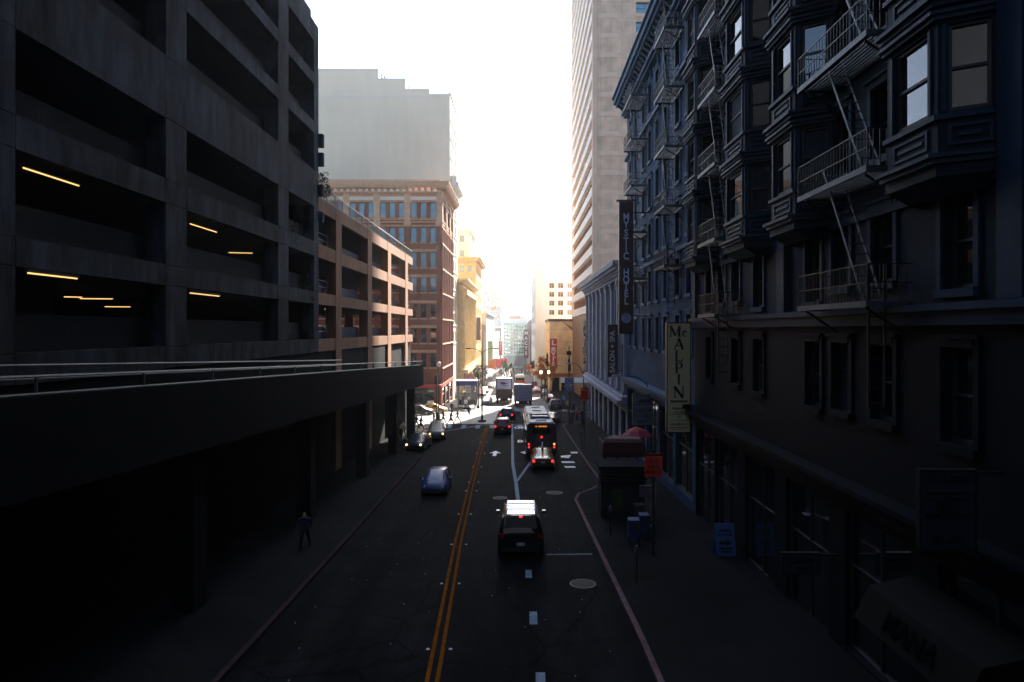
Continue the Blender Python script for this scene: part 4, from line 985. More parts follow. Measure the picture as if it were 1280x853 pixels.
# ================================================================== vehicles (local: x right, y forward, z up from the road)
tyre_m = mat('tyre rubber', (.018,.018,.018), .8); rim_m = mat('wheel alloy', (.35,.35,.36), .35, metal=.8)
car_glass = mat('car glass', (.008,.01,.012), .05, ior=1.4)
tail_m = mat('lit tail lamp', (.6,.02,.02), .3, emit=(1,.03,.03), es=.35)
tail_off = mat('tail lamp lens', (.30,.015,.015), .25)
head_m = mat('lit headlamp', (.9,.8,.6), .2, emit=(1,.6,.25), es=.5)
head_off = mat('headlamp lens', (.55,.57,.6), .12, metal=.3)
plate_m = mat('number plate', (.5,.5,.48), .5)
trim_m = mat('black trim', (.02,.02,.021), .5)
amber_m = mat('amber lamp', (.8,.3,.02), .3, emit=(1,.3,.03), es=.5)
def paint(n, c, r=.28): return mat(n+' car paint', c, r, .08, 30, metal=.0, coat=.22)
VC = {}
KINDS = {   # stations: y, floor, belt half width, belt z, top half width, top z
 'sedan': (4.6,[(-2.3,.42,.70,.62,.62,.74),(-2.24,.26,.84,.80,.72,.92),(-1.95,.22,.90,.88,.76,.99),(-1.45,.2,.92,.92,.74,1.02),(-.80,.2,.92,.94,.58,1.40),(.15,.2,.92,.93,.60,1.45),(.55,.2,.92,.92,.60,1.42),(1.25,.2,.91,.90,.76,1.0),(1.9,.22,.88,.76,.72,.86),(2.2,.26,.80,.62,.62,.72),(2.3,.38,.70,.50,.55,.58)],(4,6),(3,4),(6,7)),
 'hatch': (3.9,[(-1.95,.42,.70,.70,.60,.85),(-1.9,.26,.82,.90,.68,1.0),(-1.7,.22,.86,.94,.66,1.10),(-1.3,.2,.87,.95,.56,1.46),(-.2,.2,.87,.95,.58,1.53),(.35,.2,.87,.94,.58,1.49),(1.1,.2,.86,.93,.72,1.03),(1.6,.22,.83,.80,.66,.88),(1.85,.26,.76,.64,.58,.72),(1.95,.38,.66,.50,.50,.58)],(3,5),(2,3),(5,6)),
 'suv': (4.7,[(-2.35,.45,.76,.74,.68,.86),(-2.3,.3,.90,.98,.74,1.08),(-2.2,.26,.94,1.02,.74,1.16),(-1.95,.25,.95,1.03,.66,1.68),(-.4,.25,.95,1.03,.68,1.74),(.35,.25,.95,1.02,.67,1.70),(1.15,.25,.94,1.0,.80,1.12),(1.9,.27,.91,.92,.76,1.0),(2.25,.3,.82,.72,.64,.82),(2.35,.42,.72,.58,.55,.66)],(3,5),(2,3),(5,6)),
 'van': (5.0,[(-2.5,.45,.82,.8,.74,.95),(-2.46,.3,.96,1.06,.82,1.2),(-2.40,.26,1.0,1.08,.82,1.3),(-2.22,.25,1.0,1.08,.74,1.80),(-.4,.25,1.0,1.08,.76,1.86),(.7,.25,1.0,1.06,.74,1.80),(1.6,.25,.98,1.02,.82,1.16),(2.2,.27,.92,.9,.74,.98),(2.42,.3,.82,.72,.64,.82),(2.5,.42,.72,.58,.55,.66)],(3,5),(2,3),(5,6)),
}
def ring(st):
    y, z0, w, zb, tw, zt = st
    zm = z0+(zb-z0)*.5
    half = [(w*.72,z0),(w*.95,z0+.05),(w*1.0,zm),(w*.985,zb-.06),(w*.95,zb),(tw+.03,zt-.07),(tw-.06,zt-.015),(tw*.5,zt+.02)]
    return [Vector((x,y,z)) for x, z in half]+[Vector((-x,y,z)) for x, z in reversed(half)]
def car(label, kind, pm, loc, heading=0, lit_rear=False, lit_front=False, group=None, cat='car', name='parked_car', extras=None, pitch=True):
    L, st, cab, rw, ww = KINDS[kind]
    key = (kind, pm.name)
    if key not in VC:
        rs = [ring(s) for s in st]; n = 16; mb = MB()
        for r_ in rs: mb.v += [tuple(p) for p in r_]
        for i in range(len(rs)-1):
            for k in range(n): mb.f.append((i*n+k, i*n+(k+1)%n, (i+1)*n+(k+1)%n, (i+1)*n+k))
        mb.f.append(tuple(range(n))); mb.f.append(tuple((len(rs)-1)*n+k for k in range(n)))
        body = mb.mesh('body'); body.materials.append(pm); smooth(body, 50)
        def patch(quad, nm):
            c = sum(quad, Vector())/4; nrm = (quad[1]-quad[0]).cross(quad[3]-quad[0]).normalized()
            if nrm.dot(c-Vector((0,0,.8))) < 0: nrm = -nrm
            q = [p+(c-p)*.07+nrm*.012 for p in quad]; lo = [p-nrm*.03 for p in q]
            b = MB(); b.hexa(lo+q); me = b.mesh(nm); me.materials.append(car_glass); return me
        i, j = ww; wsh = patch([rs[i][6], rs[i][9], rs[j][9], rs[j][6]], 'windshield')
        i, j = rw; rwn = patch([rs[i][6], rs[i][9], rs[j][9], rs[j][6]], 'rear_window')
        a, b = cab; sides = []
        for (p, q) in ((4,5),(11,10)):
            m_ = (a+b)//2 if b-a > 1 else None
            A0, A1, B0, B1 = rs[rw[0]][p].lerp(rs[a][p],.35), rs[a][q], rs[ww[1]][p].lerp(rs[b][p],.35), rs[b][q]
            mid0 = A0.lerp(B0,.5); mid1 = A1.lerp(B1,.5)
            sides.append(patch([A0, mid0, mid1, A1],'side_window')); sides.append(patch([mid0,B0,B1,mid1],'side_window'))
        y0, y1 = st[0][0], st[-1][0]; W = max(s[2] for s in st); rad = .33 if kind in('sedan','hatch') else .37
        wm = MB(); wm.lathe([(rad*.62,-.105),(rad*.94,-.105),(rad,-.07),(rad,.07),(rad*.94,.105),(rad*.62,.105)],20,(0,0,0),'x'); tyre = wm.mesh('wheel'); tyre.materials.append(tyre_m)
        rm = MB(); rm.lathe([(.02,-.112),(rad*.2,-.114),(rad*.25,-.108),(rad*.6,-.112),(rad*.6,.112),(rad*.25,.108),(rad*.2,.114),(.02,.112)],16,(0,0,0),'x'); rim = rm.mesh('rim'); rim.materials.append(rim_m)
        VC[key] = (body, wsh, rwn, sides, tyre, rim, y0, y1, W, rad)
    body, wsh, rwn, sides, tyre, rim, y0, y1, W, rad = VC[key]
    t = thing(name, label, cat, loc, group, heading); t.rotation_euler = (-math.atan(SL)*math.cos(heading), math.atan(SL)*math.sin(heading)*0, heading)
    obj('body', body, None, t, world=False); obj('windshield', wsh, None, t, world=False); obj('rear_window', rwn, None, t, world=False)
    for s in sides: obj('side_window', s, None, t, world=False)
    for sx_ in (-1,1):
        for yy in (y0+L*.19, y1-L*.19):
            wl = obj('wheel', tyre, None, t, (sx_*(W-.10), yy, rad), world=False); obj('rim', rim, None, wl, world=False)
        s1 = st[1]; mb = MB(); zl = s1[3]-.06
        mb.box(min(sx_*s1[2]*.74,sx_*s1[2]*.97),max(sx_*s1[2]*.74,sx_*s1[2]*.97),y0-.01,y0+.16,zl-.1,zl+.09)
        obj('tail_light', mb, tail_m if lit_rear else tail_off, t, world=False)
        s2 = st[-3]; mb = MB(); zl = st[-2][3]+.02; mb.lathe([(.11,-.1),(.11,.03),(.07,.06),(.01,.065)],12,(sx_*s2[2]*.72,y1-.09,zl),'y'); obj('headlight', mb, head_m if lit_front else head_off, t, world=False)
        mb = MB(); xm = sx_*(W+.04); mb.box(min(xm,xm+sx_*.17),max(xm,xm+sx_*.17),st[ww[1]][0]-.35,st[ww[1]][0]-.24,st[ww[1]][3]+.04,st[ww[1]][3]+.18); mb.bar((sx_*(W-.1),st[ww[1]][0]-.3,st[ww[1]][3]),(xm,st[ww[1]][0]-.3,st[ww[1]][3]+.08),.04); obj('mirror', mb, pm, t, world=False)
    mb = MB(); mb.box(-.17,.17,y0-.03,y0+.1,.58,.72); obj('number_plate', mb, plate_m, t, world=False)
    mb = MB(); mb.box(-W*.86,W*.86,y0-.04,y0+.12,.34,.5); obj('bumper', mb, trim_m, t, world=False)
    mb = MB(); mb.box(-W*.8,W*.8,y1-.12,y1+.03,.30,.42); mb.box(-.4,.4,y1-.1,y1+.012,.46,.56); obj('bumper', mb, trim_m, t, world=False)
    if lit_rear and cat != 'taxi':
        s = st[rw[1]]; mb = MB(); mb.box(-.1,.1,s[0]-.07,s[0]+.0,s[5]-.015,s[5]+.02); obj('brake_light', mb, tail_m, t, world=False)
    if extras: extras(t, st, W)
    return t
def at(px, py): x, y = gp(px, py); return (x, y, gz(y)+.012)
def roof_rails(t, st, W):
    for s in (-1,1):
        mb = MB(); mb.tube([(s*.62,-1.7,1.79),(s*.62,-1.6,1.9),(s*.62,.1,1.94),(s*.62,.35,1.8)],.025,6); obj('roof_rail', mb, rim_m, t, world=False)
    for y in (-1.3,-.8,-.3):
        mb = MB(); mb.bar((-.6,y,1.9),(.6,y,1.9),.03); obj('roof_bar', mb, trim_m, t, world=False)
def van_roof(t, st, W):
    roof_rails(t, st, W)
    a, b = st[3], st[5]; mb = MB(); n = 5
    for i in range(n):
        y0 = a[0]+.12+(b[0]-a[0]-.3)*i/n; y1 = a[0]+.12+(b[0]-a[0]-.3)*(i+1)/n-.03
        def zt_(y): return (a[5]+(st[4][5]-a[5])*(y-a[0])/(st[4][0]-a[0]) if y < st[4][0] else st[4][5]+(b[5]-st[4][5])*(y-st[4][0])/(b[0]-st[4][0]))+.03
        mb.hexa([(-.62,y0,zt_(y0)-.02),(.62,y0,zt_(y0)-.02),(.62,y1,zt_(y1)-.02),(-.62,y1,zt_(y1)-.02),(-.6,y0,zt_(y0)+.012),(.6,y0,zt_(y0)+.012),(.6,y1,zt_(y1)+.012),(-.6,y1,zt_(y1)+.012)])
    obj('roof_panel', mb, mat('polished roof panel',(.75,.78,.82),.16,.04,3,metal=.9), t, world=False)
def taxi_sign(t, st, W):
    mb = MB(); mb.box(-.1,.1,-.5,-.1,1.46,1.5); mb.hexa([(-.09,-.75,1.5),(.09,-.75,1.5),(.09,.2,1.5),(-.09,.2,1.5),(-.02,-.7,1.86),(.02,-.7,1.86),(.02,.15,1.86),(-.02,.15,1.86)]); obj('roof_sign', mb, white_m, t, world=False)
black_p = paint('black', (.008,.008,.01)); blue_p = paint('deep blue', (.010,.05,.19)); maroon_p = paint('dark red', (.10,.012,.012)); silver_p = paint('silver', (.40,.41,.42)); white_p = paint('white', (.72,.72,.72)); yellow_p = paint('taxi yellow', (.62,.30,.02)); navy_p = paint('navy', (.012,.018,.04))
brown_p = paint('dark brown', (.05,.025,.018))
gloss_p = mat('gloss black car paint',(.006,.006,.008),.12,.05,30,coat=1.0)
van = car('dark van with a railed shiny roof driving away, nearest vehicle to the camera','van',gloss_p,at(650,700)[:2] and (lambda q:(q[0],q[1]+2.5,gz(q[1]+2.5)+.012))(at(651,700)),0,False,False,None,'van','van',van_roof)
mb = MB(); mb.box(-.07,.07,-2.33,-2.24,1.74,1.79); obj('brake_light', mb, tail_m, van, world=False)
bl = at(541,623); car('blue hatchback coming toward the camera alone across the double yellow line','hatch',blue_p,(bl[0],bl[1]+1.95,gz(bl[1]+1.95)+.012),math.pi,name='hatchback').scale = (.93,.93,.95)
bl = at(679,589); car('black and yellow taxi with a roof sign tailing the long bus','sedan',paint('taxi black and yellow',(.10,.052,.006)),(bl[0],bl[1]+2.3,gz(bl[1]+2.3)+.012),0,True,False,None,'taxi','taxi',taxi_sign)
bl = at(628,544); car('dark red car with lit tail lights beside the bus','suv',maroon_p,(bl[0],bl[1]+2.35,gz(bl[1]+2.35)+.012),0,True,name='car')
bl = at(634.5,527.5); car('dark car with red tail lights just below the trucks at the crossing','suv',navy_p,(bl[0],bl[1]+2.35,gz(bl[1]+2.35)+.012),R(-4),True,name='car')
bl = at(546,552); car('black car with orange headlights coming off the crossing behind the parked dark car','suv',black_p,(-9.0,bl[1]+2.3,gz(bl[1]+2.3)+.012),math.pi+R(6),False,True,name='car')
car('dark sedan with small orange headlights in the kerb bay under the ramp end','sedan',navy_p,(-9.75,60.6,gz(60.6)+.012),math.pi-R(3),False,True,name='car')
car('orange yellow taxi on the cross street behind the pedestrians','sedan',yellow_p,(xat(541,98.5),98.0,gz(98)+.012),R(-90),cat='taxi',name='taxi',extras=taxi_sign)
car('black sedan waiting behind the orange taxi on the cross street','sedan',black_p,(xat(522,95),95.2,gz(95.2)+.012),R(-90),name='car')
car('dark tall car waiting on the cross street behind the black sedan','suv',brown_p,(xat(505,97),98.6,gz(98.6)+.012),R(-90),name='car')
# parked row on the right beyond the crossing, and by the right kerb
for (px, py, k, p, lab) in ((700,513.5,'suv',brown_p,'dark brown car, nearest of the parked row beside the tan store'),
        (691,503,'sedan',maroon_p,'dark red car second in the row parked by the tan store'),(687,495.5,'sedan',silver_p,'silver car third in the row parked by the tan store'),(684,490,'suv',black_p,'black car farthest up the row parked beside the tan store')):
    bl = at(px,py); car(lab,k,p,(min(bl[0],5.5) if py > 500 else 5.3,bl[1]+2.3,gz(bl[1]+2.3)+.012),R(2),group='cars parked past the crossing by the tan store')
bl = at(704,536); car('dark car turning the corner beside the bus front with a pale bright hood','sedan',brown_p,(4.0,bl[1]+6.0,gz(bl[1]+6)+.012),R(-12),name='car')
for (px, py, k, p, lab, h) in ((608,507,'sedan',silver_p,'silver car facing the camera beside the poster truck',math.pi),(601,498,'suv',maroon_p,'red car right behind the oncoming silver car',math.pi),(605,492,'sedan',white_p,'white car third in the oncoming line beside the poster truck',math.pi),(612,487,'suv',black_p,'black car last in the oncoming line beside the poster truck',math.pi),
        (671,492,'sedan',white_p,'white car beside the plain truck farther up the street',0),(668,485,'suv',navy_p,'dark blue car just ahead of the white car beside the trucks',0),(655,482,'sedan',silver_p,'silver car in the hazy traffic beyond the streetcar',0)):
    bl = at(px,py); car(lab,k,p,(bl[0],bl[1]+2.3,gz(bl[1]+2.3)+.012),h,group='traffic past the crossing',name='car',lit_rear=(h==0))
# ---- articulated bus
bus_cream = mat('cream bus roof', (.82,.76,.66), .6, .15, 2); bus_dark = mat('dark bus paint', (.05,.045,.055), .35, .2, 2, coat=.4); bus_red = mat('bus red band', (.20,.02,.02), .4)
bl = at(677,574); BUS = thing('articulated_bus','long articulated bus with a cream roof, dark rear and lit tail lamps','bus',(bl[0],bl[1],gz(bl[1])+.012)); BUS.rotation_euler = (-math.atan(SL),0,R(.8))
def shell(y0, y1, taper=True):
    mb = MB(); n = 0
    prof = [(1.18,.38),(1.3,.45),(1.31,1.3),(1.29,2.4),(1.24,2.85),(1.05,3.0)]
    ysx = [(y0,.97),(y0+.25,1),(y1-.25,1),(y1,.97)]
    for y, k in ysx: mb.v += [(x*k,y,z) for x, z in prof]+[(-x*k,y,z) for x, z in reversed(prof)]
    for i in range(3):
        for q in range(12): mb.f.append((i*12+q,i*12+(q+1)%12,(i+1)*12+(q+1)%12,(i+1)*12+q))
    mb.f.append(tuple(range(12))); mb.f.append(tuple(36+q for q in range(12))); return mb
obj('body', shell(0,7.2), bus_dark, BUS, world=False); obj('body', shell(8.3,17.8), bus_dark, BUS, world=False)
mb = MB()
for k in range(9): y = 7.21+k*.12; mb.box(-1.2+.05*(k%2),1.2-.05*(k%2),y,y+.118,.5,2.93-.04*(k%2))
obj('bellows', mb, black_m, BUS, world=False)
for (y0, y1) in ((.03,7.15),(8.35,17.75)):
    mb = MB(); mb.hexa([(-1.19,y0,2.88),(1.19,y0,2.88),(1.19,y1,2.88),(-1.19,y1,2.88),(-1.0,y0+.1,3.12),(1.0,y0+.1,3.12),(1.0,y1-.1,3.12),(-1.0,y1-.1,3.12)]); obj('roof', mb, bus_cream, BUS, world=False)
for (yc, ln) in ((3.2,.7),(5.6,.7)):
    mb = MB()
    mb.hexa([(-.95,yc-ln,3.1),(.95,yc-ln,3.1),(.95,yc+ln,3.1),(-.95,yc+ln,3.1),(-.7,yc-ln*.7,3.36),(.7,yc-ln*.7,3.36),(.7,yc+ln*.7,3.36),(-.7,yc+ln*.7,3.36)]); obj('roof_unit', mb, mat('dark roof unit',(.03,.04,.07),.4), BUS, world=False)
for yc in (1.3,11,15):
    mb = MB(); mb.box(-.45,.45,yc-.25,yc+.25,3.11,3.24); obj('roof_hatch', mb, bus_cream, BUS, world=False)
for s in (-1,1):
    mb = MB()
    for (y0,y1) in ((.7,6.8),(8.7,17.2)): mb.box(min(s*1.29,s*1.325),max(s*1.29,s*1.325),y0,y1,1.35,2.4)
    obj('side_window', mb, car_glass, BUS, world=False)
    for y in (2.6,10.2,15.0):
        wm = MB(); wm.lathe([(.3,-.14),(.47,-.14),(.5,-.1),(.5,.1),(.47,.14),(.3,.14)],20,(0,0,0),'x'); wl = obj('wheel', wm, tyre_m, BUS, (s*1.18,y,.5), world=False)
        rm = MB(); rm.lathe([(.02,-.15),(.29,-.15),(.29,.15),(.02,.15)],14,(0,0,0),'x'); obj('rim', rm, rim_m, wl, world=False)
    for z, m_ in ((1.0,tail_m),(1.25,tail_m if s < 0 else amber_m)):
        mb = MB(); mb.lathe([(.09,.06),(.09,-.02),(.02,-.03)],12,(s*1.08,0,z),'y'); obj('tail_light', mb, m_, BUS, world=False)
    mb = MB(); mb.box(s*1.45-.1,s*1.45+.1,17.5,17.6,2.0,2.5); mb.bar((s*1.2,17.6,2.6),(s*1.45,17.55,2.5),.05); obj('mirror', mb, white_m, BUS, world=False)
mb = MB(); mb.lathe([(.09,.06),(.09,-.02),(.02,-.03)],12,(0,-.0,1.85),'y'); obj('brake_light', mb, tail_m, BUS, world=False)
mb = MB(); mb.box(-.75,.75,-.02,.05,2.1,2.62); obj('rear_window', mb, car_glass, BUS, world=False)
mb = MB(); mb.box(-.6,.6,-.03,.05,2.66,2.84); obj('route_display', mb, black_m, BUS, world=False)
mb = MB()
for x0, x1 in ((-.5,-.4),(-.25,-.15),(-.12,-.03),(0,.08),(.11,.2),(.23,.31),(.34,.45)): mb.box(x0,x1,-.045,-.031,2.70,2.81)
obj('route_letters', mb, mat('amber display',(.5,.2,.02),.4,emit=(1,.3,.03),es=.16), BUS, world=False)
mb = MB(); mb.box(-1.2,1.2,-.1,.1,.36,.62); obj('bumper', mb, trim_m, BUS, world=False)
mb = MB(); mb.box(-1.25,1.25,-.008,.05,2.84,2.93); obj('rear_band', mb, bus_red, BUS, world=False)
# ---- box trucks
def truck(label, px, py, wdt, box_h, poster, boxm):
    bl = at(px,py); t = thing('box_truck', label, 'truck', bl, 'box trucks past the crossing'); t.rotation_euler = (-math.atan(SL),0,R(1.0))
    hw = wdt/2
    mb = MB(); mb.box(-hw,hw,0,6.2,1.0,1.0+box_h); obj('cargo_box', mb, boxm, t, world=False)
    e = MB()
    for s in (-1,1): e.box(s*hw-.06,s*hw+.06,-.03,.05,.95,1.0+box_h+.05)
    e.box(-hw+.06,hw-.06,-.03,.05,1.0+box_h-.05,1.0+box_h+.07); e.box(-hw+.06,hw-.06,-.03,.05,.93,1.05); obj('door_frame', e, trim_m, t, world=False)
    d = MB(); d.box(-hw+.07,hw-.07,-.022,-.002,1.06,1.0+box_h-.06); dr = obj('rear_door', d, mat('dark truck door',(.06,.035,.035),.5,.2,2) if poster else mat('blue grey truck door',(.16,.16,.23),.5,.2,2), t, world=False)
    if poster:
        p = MB(); p.box(-hw+.14,hw-.14,-.045,-.024,1.0+box_h*.46,1.0+box_h-.15); po = obj('poster', p, mat('pale blue poster',(.42,.45,.62),.5,.1,3), t, world=False)
        p = MB(); c0 = 1.0+box_h*.76
        p.face([(-.75,-.05,c0+.18),(.0,-.05,c0+.22),(.35,-.05,c0+.05),(.85,-.05,c0),(.3,-.05,c0-.14),(-.35,-.05,c0-.28),(-.6,-.05,c0-.1)]); p.face([(-.2,-.05,c0-.5),(.7,-.05,c0-.44),(.7,-.05,c0-.36),(-.2,-.05,c0-.4)]); obj('poster_mark', p, mat('plum poster print',(.16,.03,.10),.5), po, world=False)
    else:
        for z in (1.5,2.0,2.5,3.0):
            p = MB(); p.box(-hw+.1,hw-.1,-.034,-.024,z,z+.03); obj('door_rib', p, trim_m, dr, world=False)
    mb = MB(); mb.hexa([(-hw*.92,6.3,.6),(hw*.92,6.3,.6),(hw*.92,8.4,.6),(-hw*.92,8.4,.6),(-hw*.9,6.3,2.5),(hw*.9,6.3,2.5),(hw*.85,7.7,2.5),(-hw*.85,7.7,2.5)]); obj('cab', mb, white_p, t, world=False)
    mb = MB(); mb.box(-hw*.5,hw*.5,.3,8.0,.62,.98); obj('chassis', mb, trim_m, t, world=False)
    mb = MB(); mb.box(-hw,hw,-.12,.05,.5,.66); obj('bumper', mb, trim_m, t, world=False)
    for s in (-1,1):
        mb = MB(); mb.box(s*hw*.85-.12,s*hw*.85+.12,-.14,-.121,.5,.64); obj('tail_light', mb, tail_off, t, world=False)
        for y in (1.5,7.2):
            wm = MB(); wm.lathe([(.3,-.14),(.47,-.14),(.5,-.1),(.5,.1),(.47,.14),(.3,.14)],18,(0,0,0),'x'); wl = obj('wheel', wm, tyre_m, t, (s*(hw-.18),y,.5), world=False)
            rm = MB(); rm.lathe([(.02,-.15),(.28,-.15),(.28,.15),(.02,.15)],12,(0,0,0),'x'); obj('rim', rm, rim_m, wl, world=False)
        mb = MB(); mb.box(s*(hw+.12)-.1,s*(hw+.12)+.1,7.5,7.56,1.7,2.2); mb.bar((s*hw*.85,7.6,2.2),(s*(hw+.12),7.55,2.2),.04); obj('mirror', mb, white_m, t, world=False)
truck('white box truck with a pale poster above its dark rear door',630,505,2.9,3.6,True,white_m)
truck('plain blue grey backed box truck beside the poster truck',654,509,3.0,2.7,False,white_m)
# ---- streetcar far behind
bl = at(650,484); t = thing('streetcar','white and red streetcar seen over the plain truck','streetcar',bl); t.rotation_euler = (-math.atan(SL),0,0)
mb = MB(); mb.hexa([(-1.45,0,.5),(1.45,0,.5),(1.45,14,.5),(-1.45,14,.5),(-1.4,0,2.9),(1.4,0,2.9),(1.4,14,2.9),(-1.4,14,2.9)]); obj('body', mb, white_m, t, world=False)
mb = MB(); mb.box(-1.46,1.46,-.03,-.005,1.2,1.7); obj('red_band', mb, red_m, t, world=False)
mb = MB(); mb.box(-1.25,1.25,-.035,-.006,1.75,2.6); obj('rear_window', mb, car_glass, t, world=False)
mb = MB(); mb.hexa([(-1.3,-.1,2.91),(1.3,-.1,2.91),(1.3,14.1,2.91),(-1.3,14.1,2.91),(-.9,.1,3.3),(.9,.1,3.3),(.9,13.9,3.3),(-.9,13.9,3.3)]); obj('roof', mb, white_m, t, world=False)
for s in (-1,1):
    for y in (2.5,11.5):
        wm = MB(); wm.lathe([(.1,-.08),(.38,-.08),(.4,0),(.38,.08),(.1,.08)],16,(s*1.2,y,.4),'x'); obj('wheel', wm, tyre_m, t, world=False)

# ================================================================== people
def person_mesh(pose):
    """one continuous skinned body; pose: walk phase (-1..1), arm bend, lean"""
    ph, armL, armR, lean = pose
    J = []; E = []; Rr = []
    def j(p, r, par=None):
        J.append(p); Rr.append(r)
        if par is not None: E.append((par, len(J)-1))
        return len(J)-1
    s = ph*.30
    pel = j((0,0,.95),.13); wa = j((0,.01+lean*.3,1.10),.115,pel); ch = j((0,.02+lean*.6,1.32),.135,wa); nk = j((0,.03+lean,1.50),.055,ch)
    hd = j((0,.05+lean,1.60),.085,nk); h2 = j((0,.05+lean,1.72),.075,hd)
    j((0,.135+lean,1.63),.022,hd)
    for sd, a in ((-1,armL),(1,armR)):
        sh = j((sd*.19,.02+lean*.8,1.43),.062,ch); el = j((sd*.25,.0-a*.18+lean*.7,1.16),.045,sh); wr = j((sd*.25,.10-a*.28+abs(a)*.12+lean*.7,.93+abs(a)*.05),.033,el); j((sd*.245,.15-a*.3+abs(a)*.12+lean*.7,.84+abs(a)*.06),.032,wr)
    for sd in (-1,1):
        f = s*sd
        hp = j((sd*.09,0,.90),.095,pel); kn = j((sd*.095,f*.75+.03,.50),.062,hp); an = j((sd*.095,f*1.15-.02-(.08 if f<0 else 0),.09+(.06 if f<0 else 0)),.042,kn); j((sd*.10,f*1.15+.14-(.05 if f<0 else 0),.045),.036,an)
    me = bpy.data.meshes.new('person'); me.from_pydata(J, E, [])
    o = bpy.data.objects.new('person', me); COL.objects.link(o)
    md = o.modifiers.new('s','SKIN'); sb = o.modifiers.new('d','SUBSURF'); sb.levels = 1; sb.render_levels = 1
    for v, r in zip(me.skin_vertices[0].data, Rr): v.radius = (r, r)
    me.skin_vertices[0].data[0].use_root = True
    dg = bpy.context.evaluated_depsgraph_get(); dg.update()
    out = bpy.data.meshes.new_from_object(o.evaluated_get(dg)); bpy.data.objects.remove(o)
    for p in out.polygons: p.use_smooth = True
    return out, lean
def garment(src, test, push, name):
    bm = bmesh.new(); bm.from_mesh(src)
    bmesh.ops.delete(bm, geom=[f for f in bm.faces if not test(f.calc_center_median())], context='FACES')
    bm.normal_update()
    nn = {v.index: v.normal.copy() for v in bm.verts}
    for v in bm.verts: v.co += nn[v.index]*push
    me = bpy.data.meshes.new(name); bm.to_mesh(me); bm.free()
    for p in me.polygons: p.use_smooth = True
    return me
POSES = [(1,.7,-.7,.0),(-1,-.7,.7,.03),(.15,.1,.1,0),(.6,.3,-.5,.05),(0,.55,.0,.02)]
PM = []
for ps in POSES:
    me, lean = person_mesh(ps)
    me.materials.append(mat('skin',(.42,.24,.16),.6))
    PM.append((me, garment(me, lambda c: (c.z > .90 and c.z < 1.47) and not (abs(c.x) > .2 and c.z < .93), .022, 'jacket'),
        garment(me, lambda c: .1 < c.z <= .95 and abs(c.x) < .2, .014, 'trousers'),
        garment(me, lambda c: c.z > 1.6 and (c.y < .05+lean or c.z > 1.73), .014, 'hair'),
        garment(me, lambda c: c.z <= .12, .012, 'shoes')))
cloth = {n: mat(n+' cloth', c, .85, .25, 12) for n, c in {'black':(.012,.012,.014),'charcoal':(.04,.04,.045),'navy':(.015,.022,.06),'red':(.42,.03,.03),'white':(.65,.65,.65),'blue':(.08,.20,.50),'brown':(.10,.055,.03),'tan':(.36,.25,.15),'grey':(.2,.2,.21),'olive':(.07,.075,.04)}.items()}
hair_m = mat('dark hair',(.018,.012,.008),.6); hair_b = mat('fair hair',(.25,.15,.06),.6)
GARM = {}
def person(label, x, y, head, pose, top, leg='black', bag=None, hair=None, z=None, group=None, s=1.0):
    me, ja, tr, ha, sh = PM[pose]
    t = thing('person', label, 'person', (x, y, (gz(y)+.02) if z is None else z), group, head); t.scale = (s,s,s)
    o = obj('body', me, None, t, world=False)
    for nm, g, m in (('jacket',ja,cloth[top]),('trousers',tr,cloth[leg]),('hair',ha,hair or hair_m),('shoes',sh,cloth['black'])):
        k = (pose, nm, m.name)
        if k not in GARM: c = g.copy(); c.materials.append(m); GARM[k] = c
        obj(nm, GARM[k], None, t, world=False)
    if bag:
        mb = MB(); mb.hexa([(.24,-.18,.55),(.36,-.18,.55),(.36,.2,.55),(.24,.2,.55),(.27,-.14,.84),(.33,-.14,.84),(.33,.16,.84),(.27,.16,.84)]); mb.tube([(.3,-.1,.84),(.3,.0,1.0),(.3,.12,.84)],.012,5)
        b = whole('handbag', mb, cloth[bag], bag+' shopping bag held by the person '+' '.join(label.split(' ')[1:8]), 'bag', (0,0,0)); b.location = (x, y, (gz(y)+.02) if z is None else z); b.rotation_euler = (0,0,head); b.scale = (s,s,s)
sw = .125
def pp(px, py): x, y = gp(px, py); return x, y
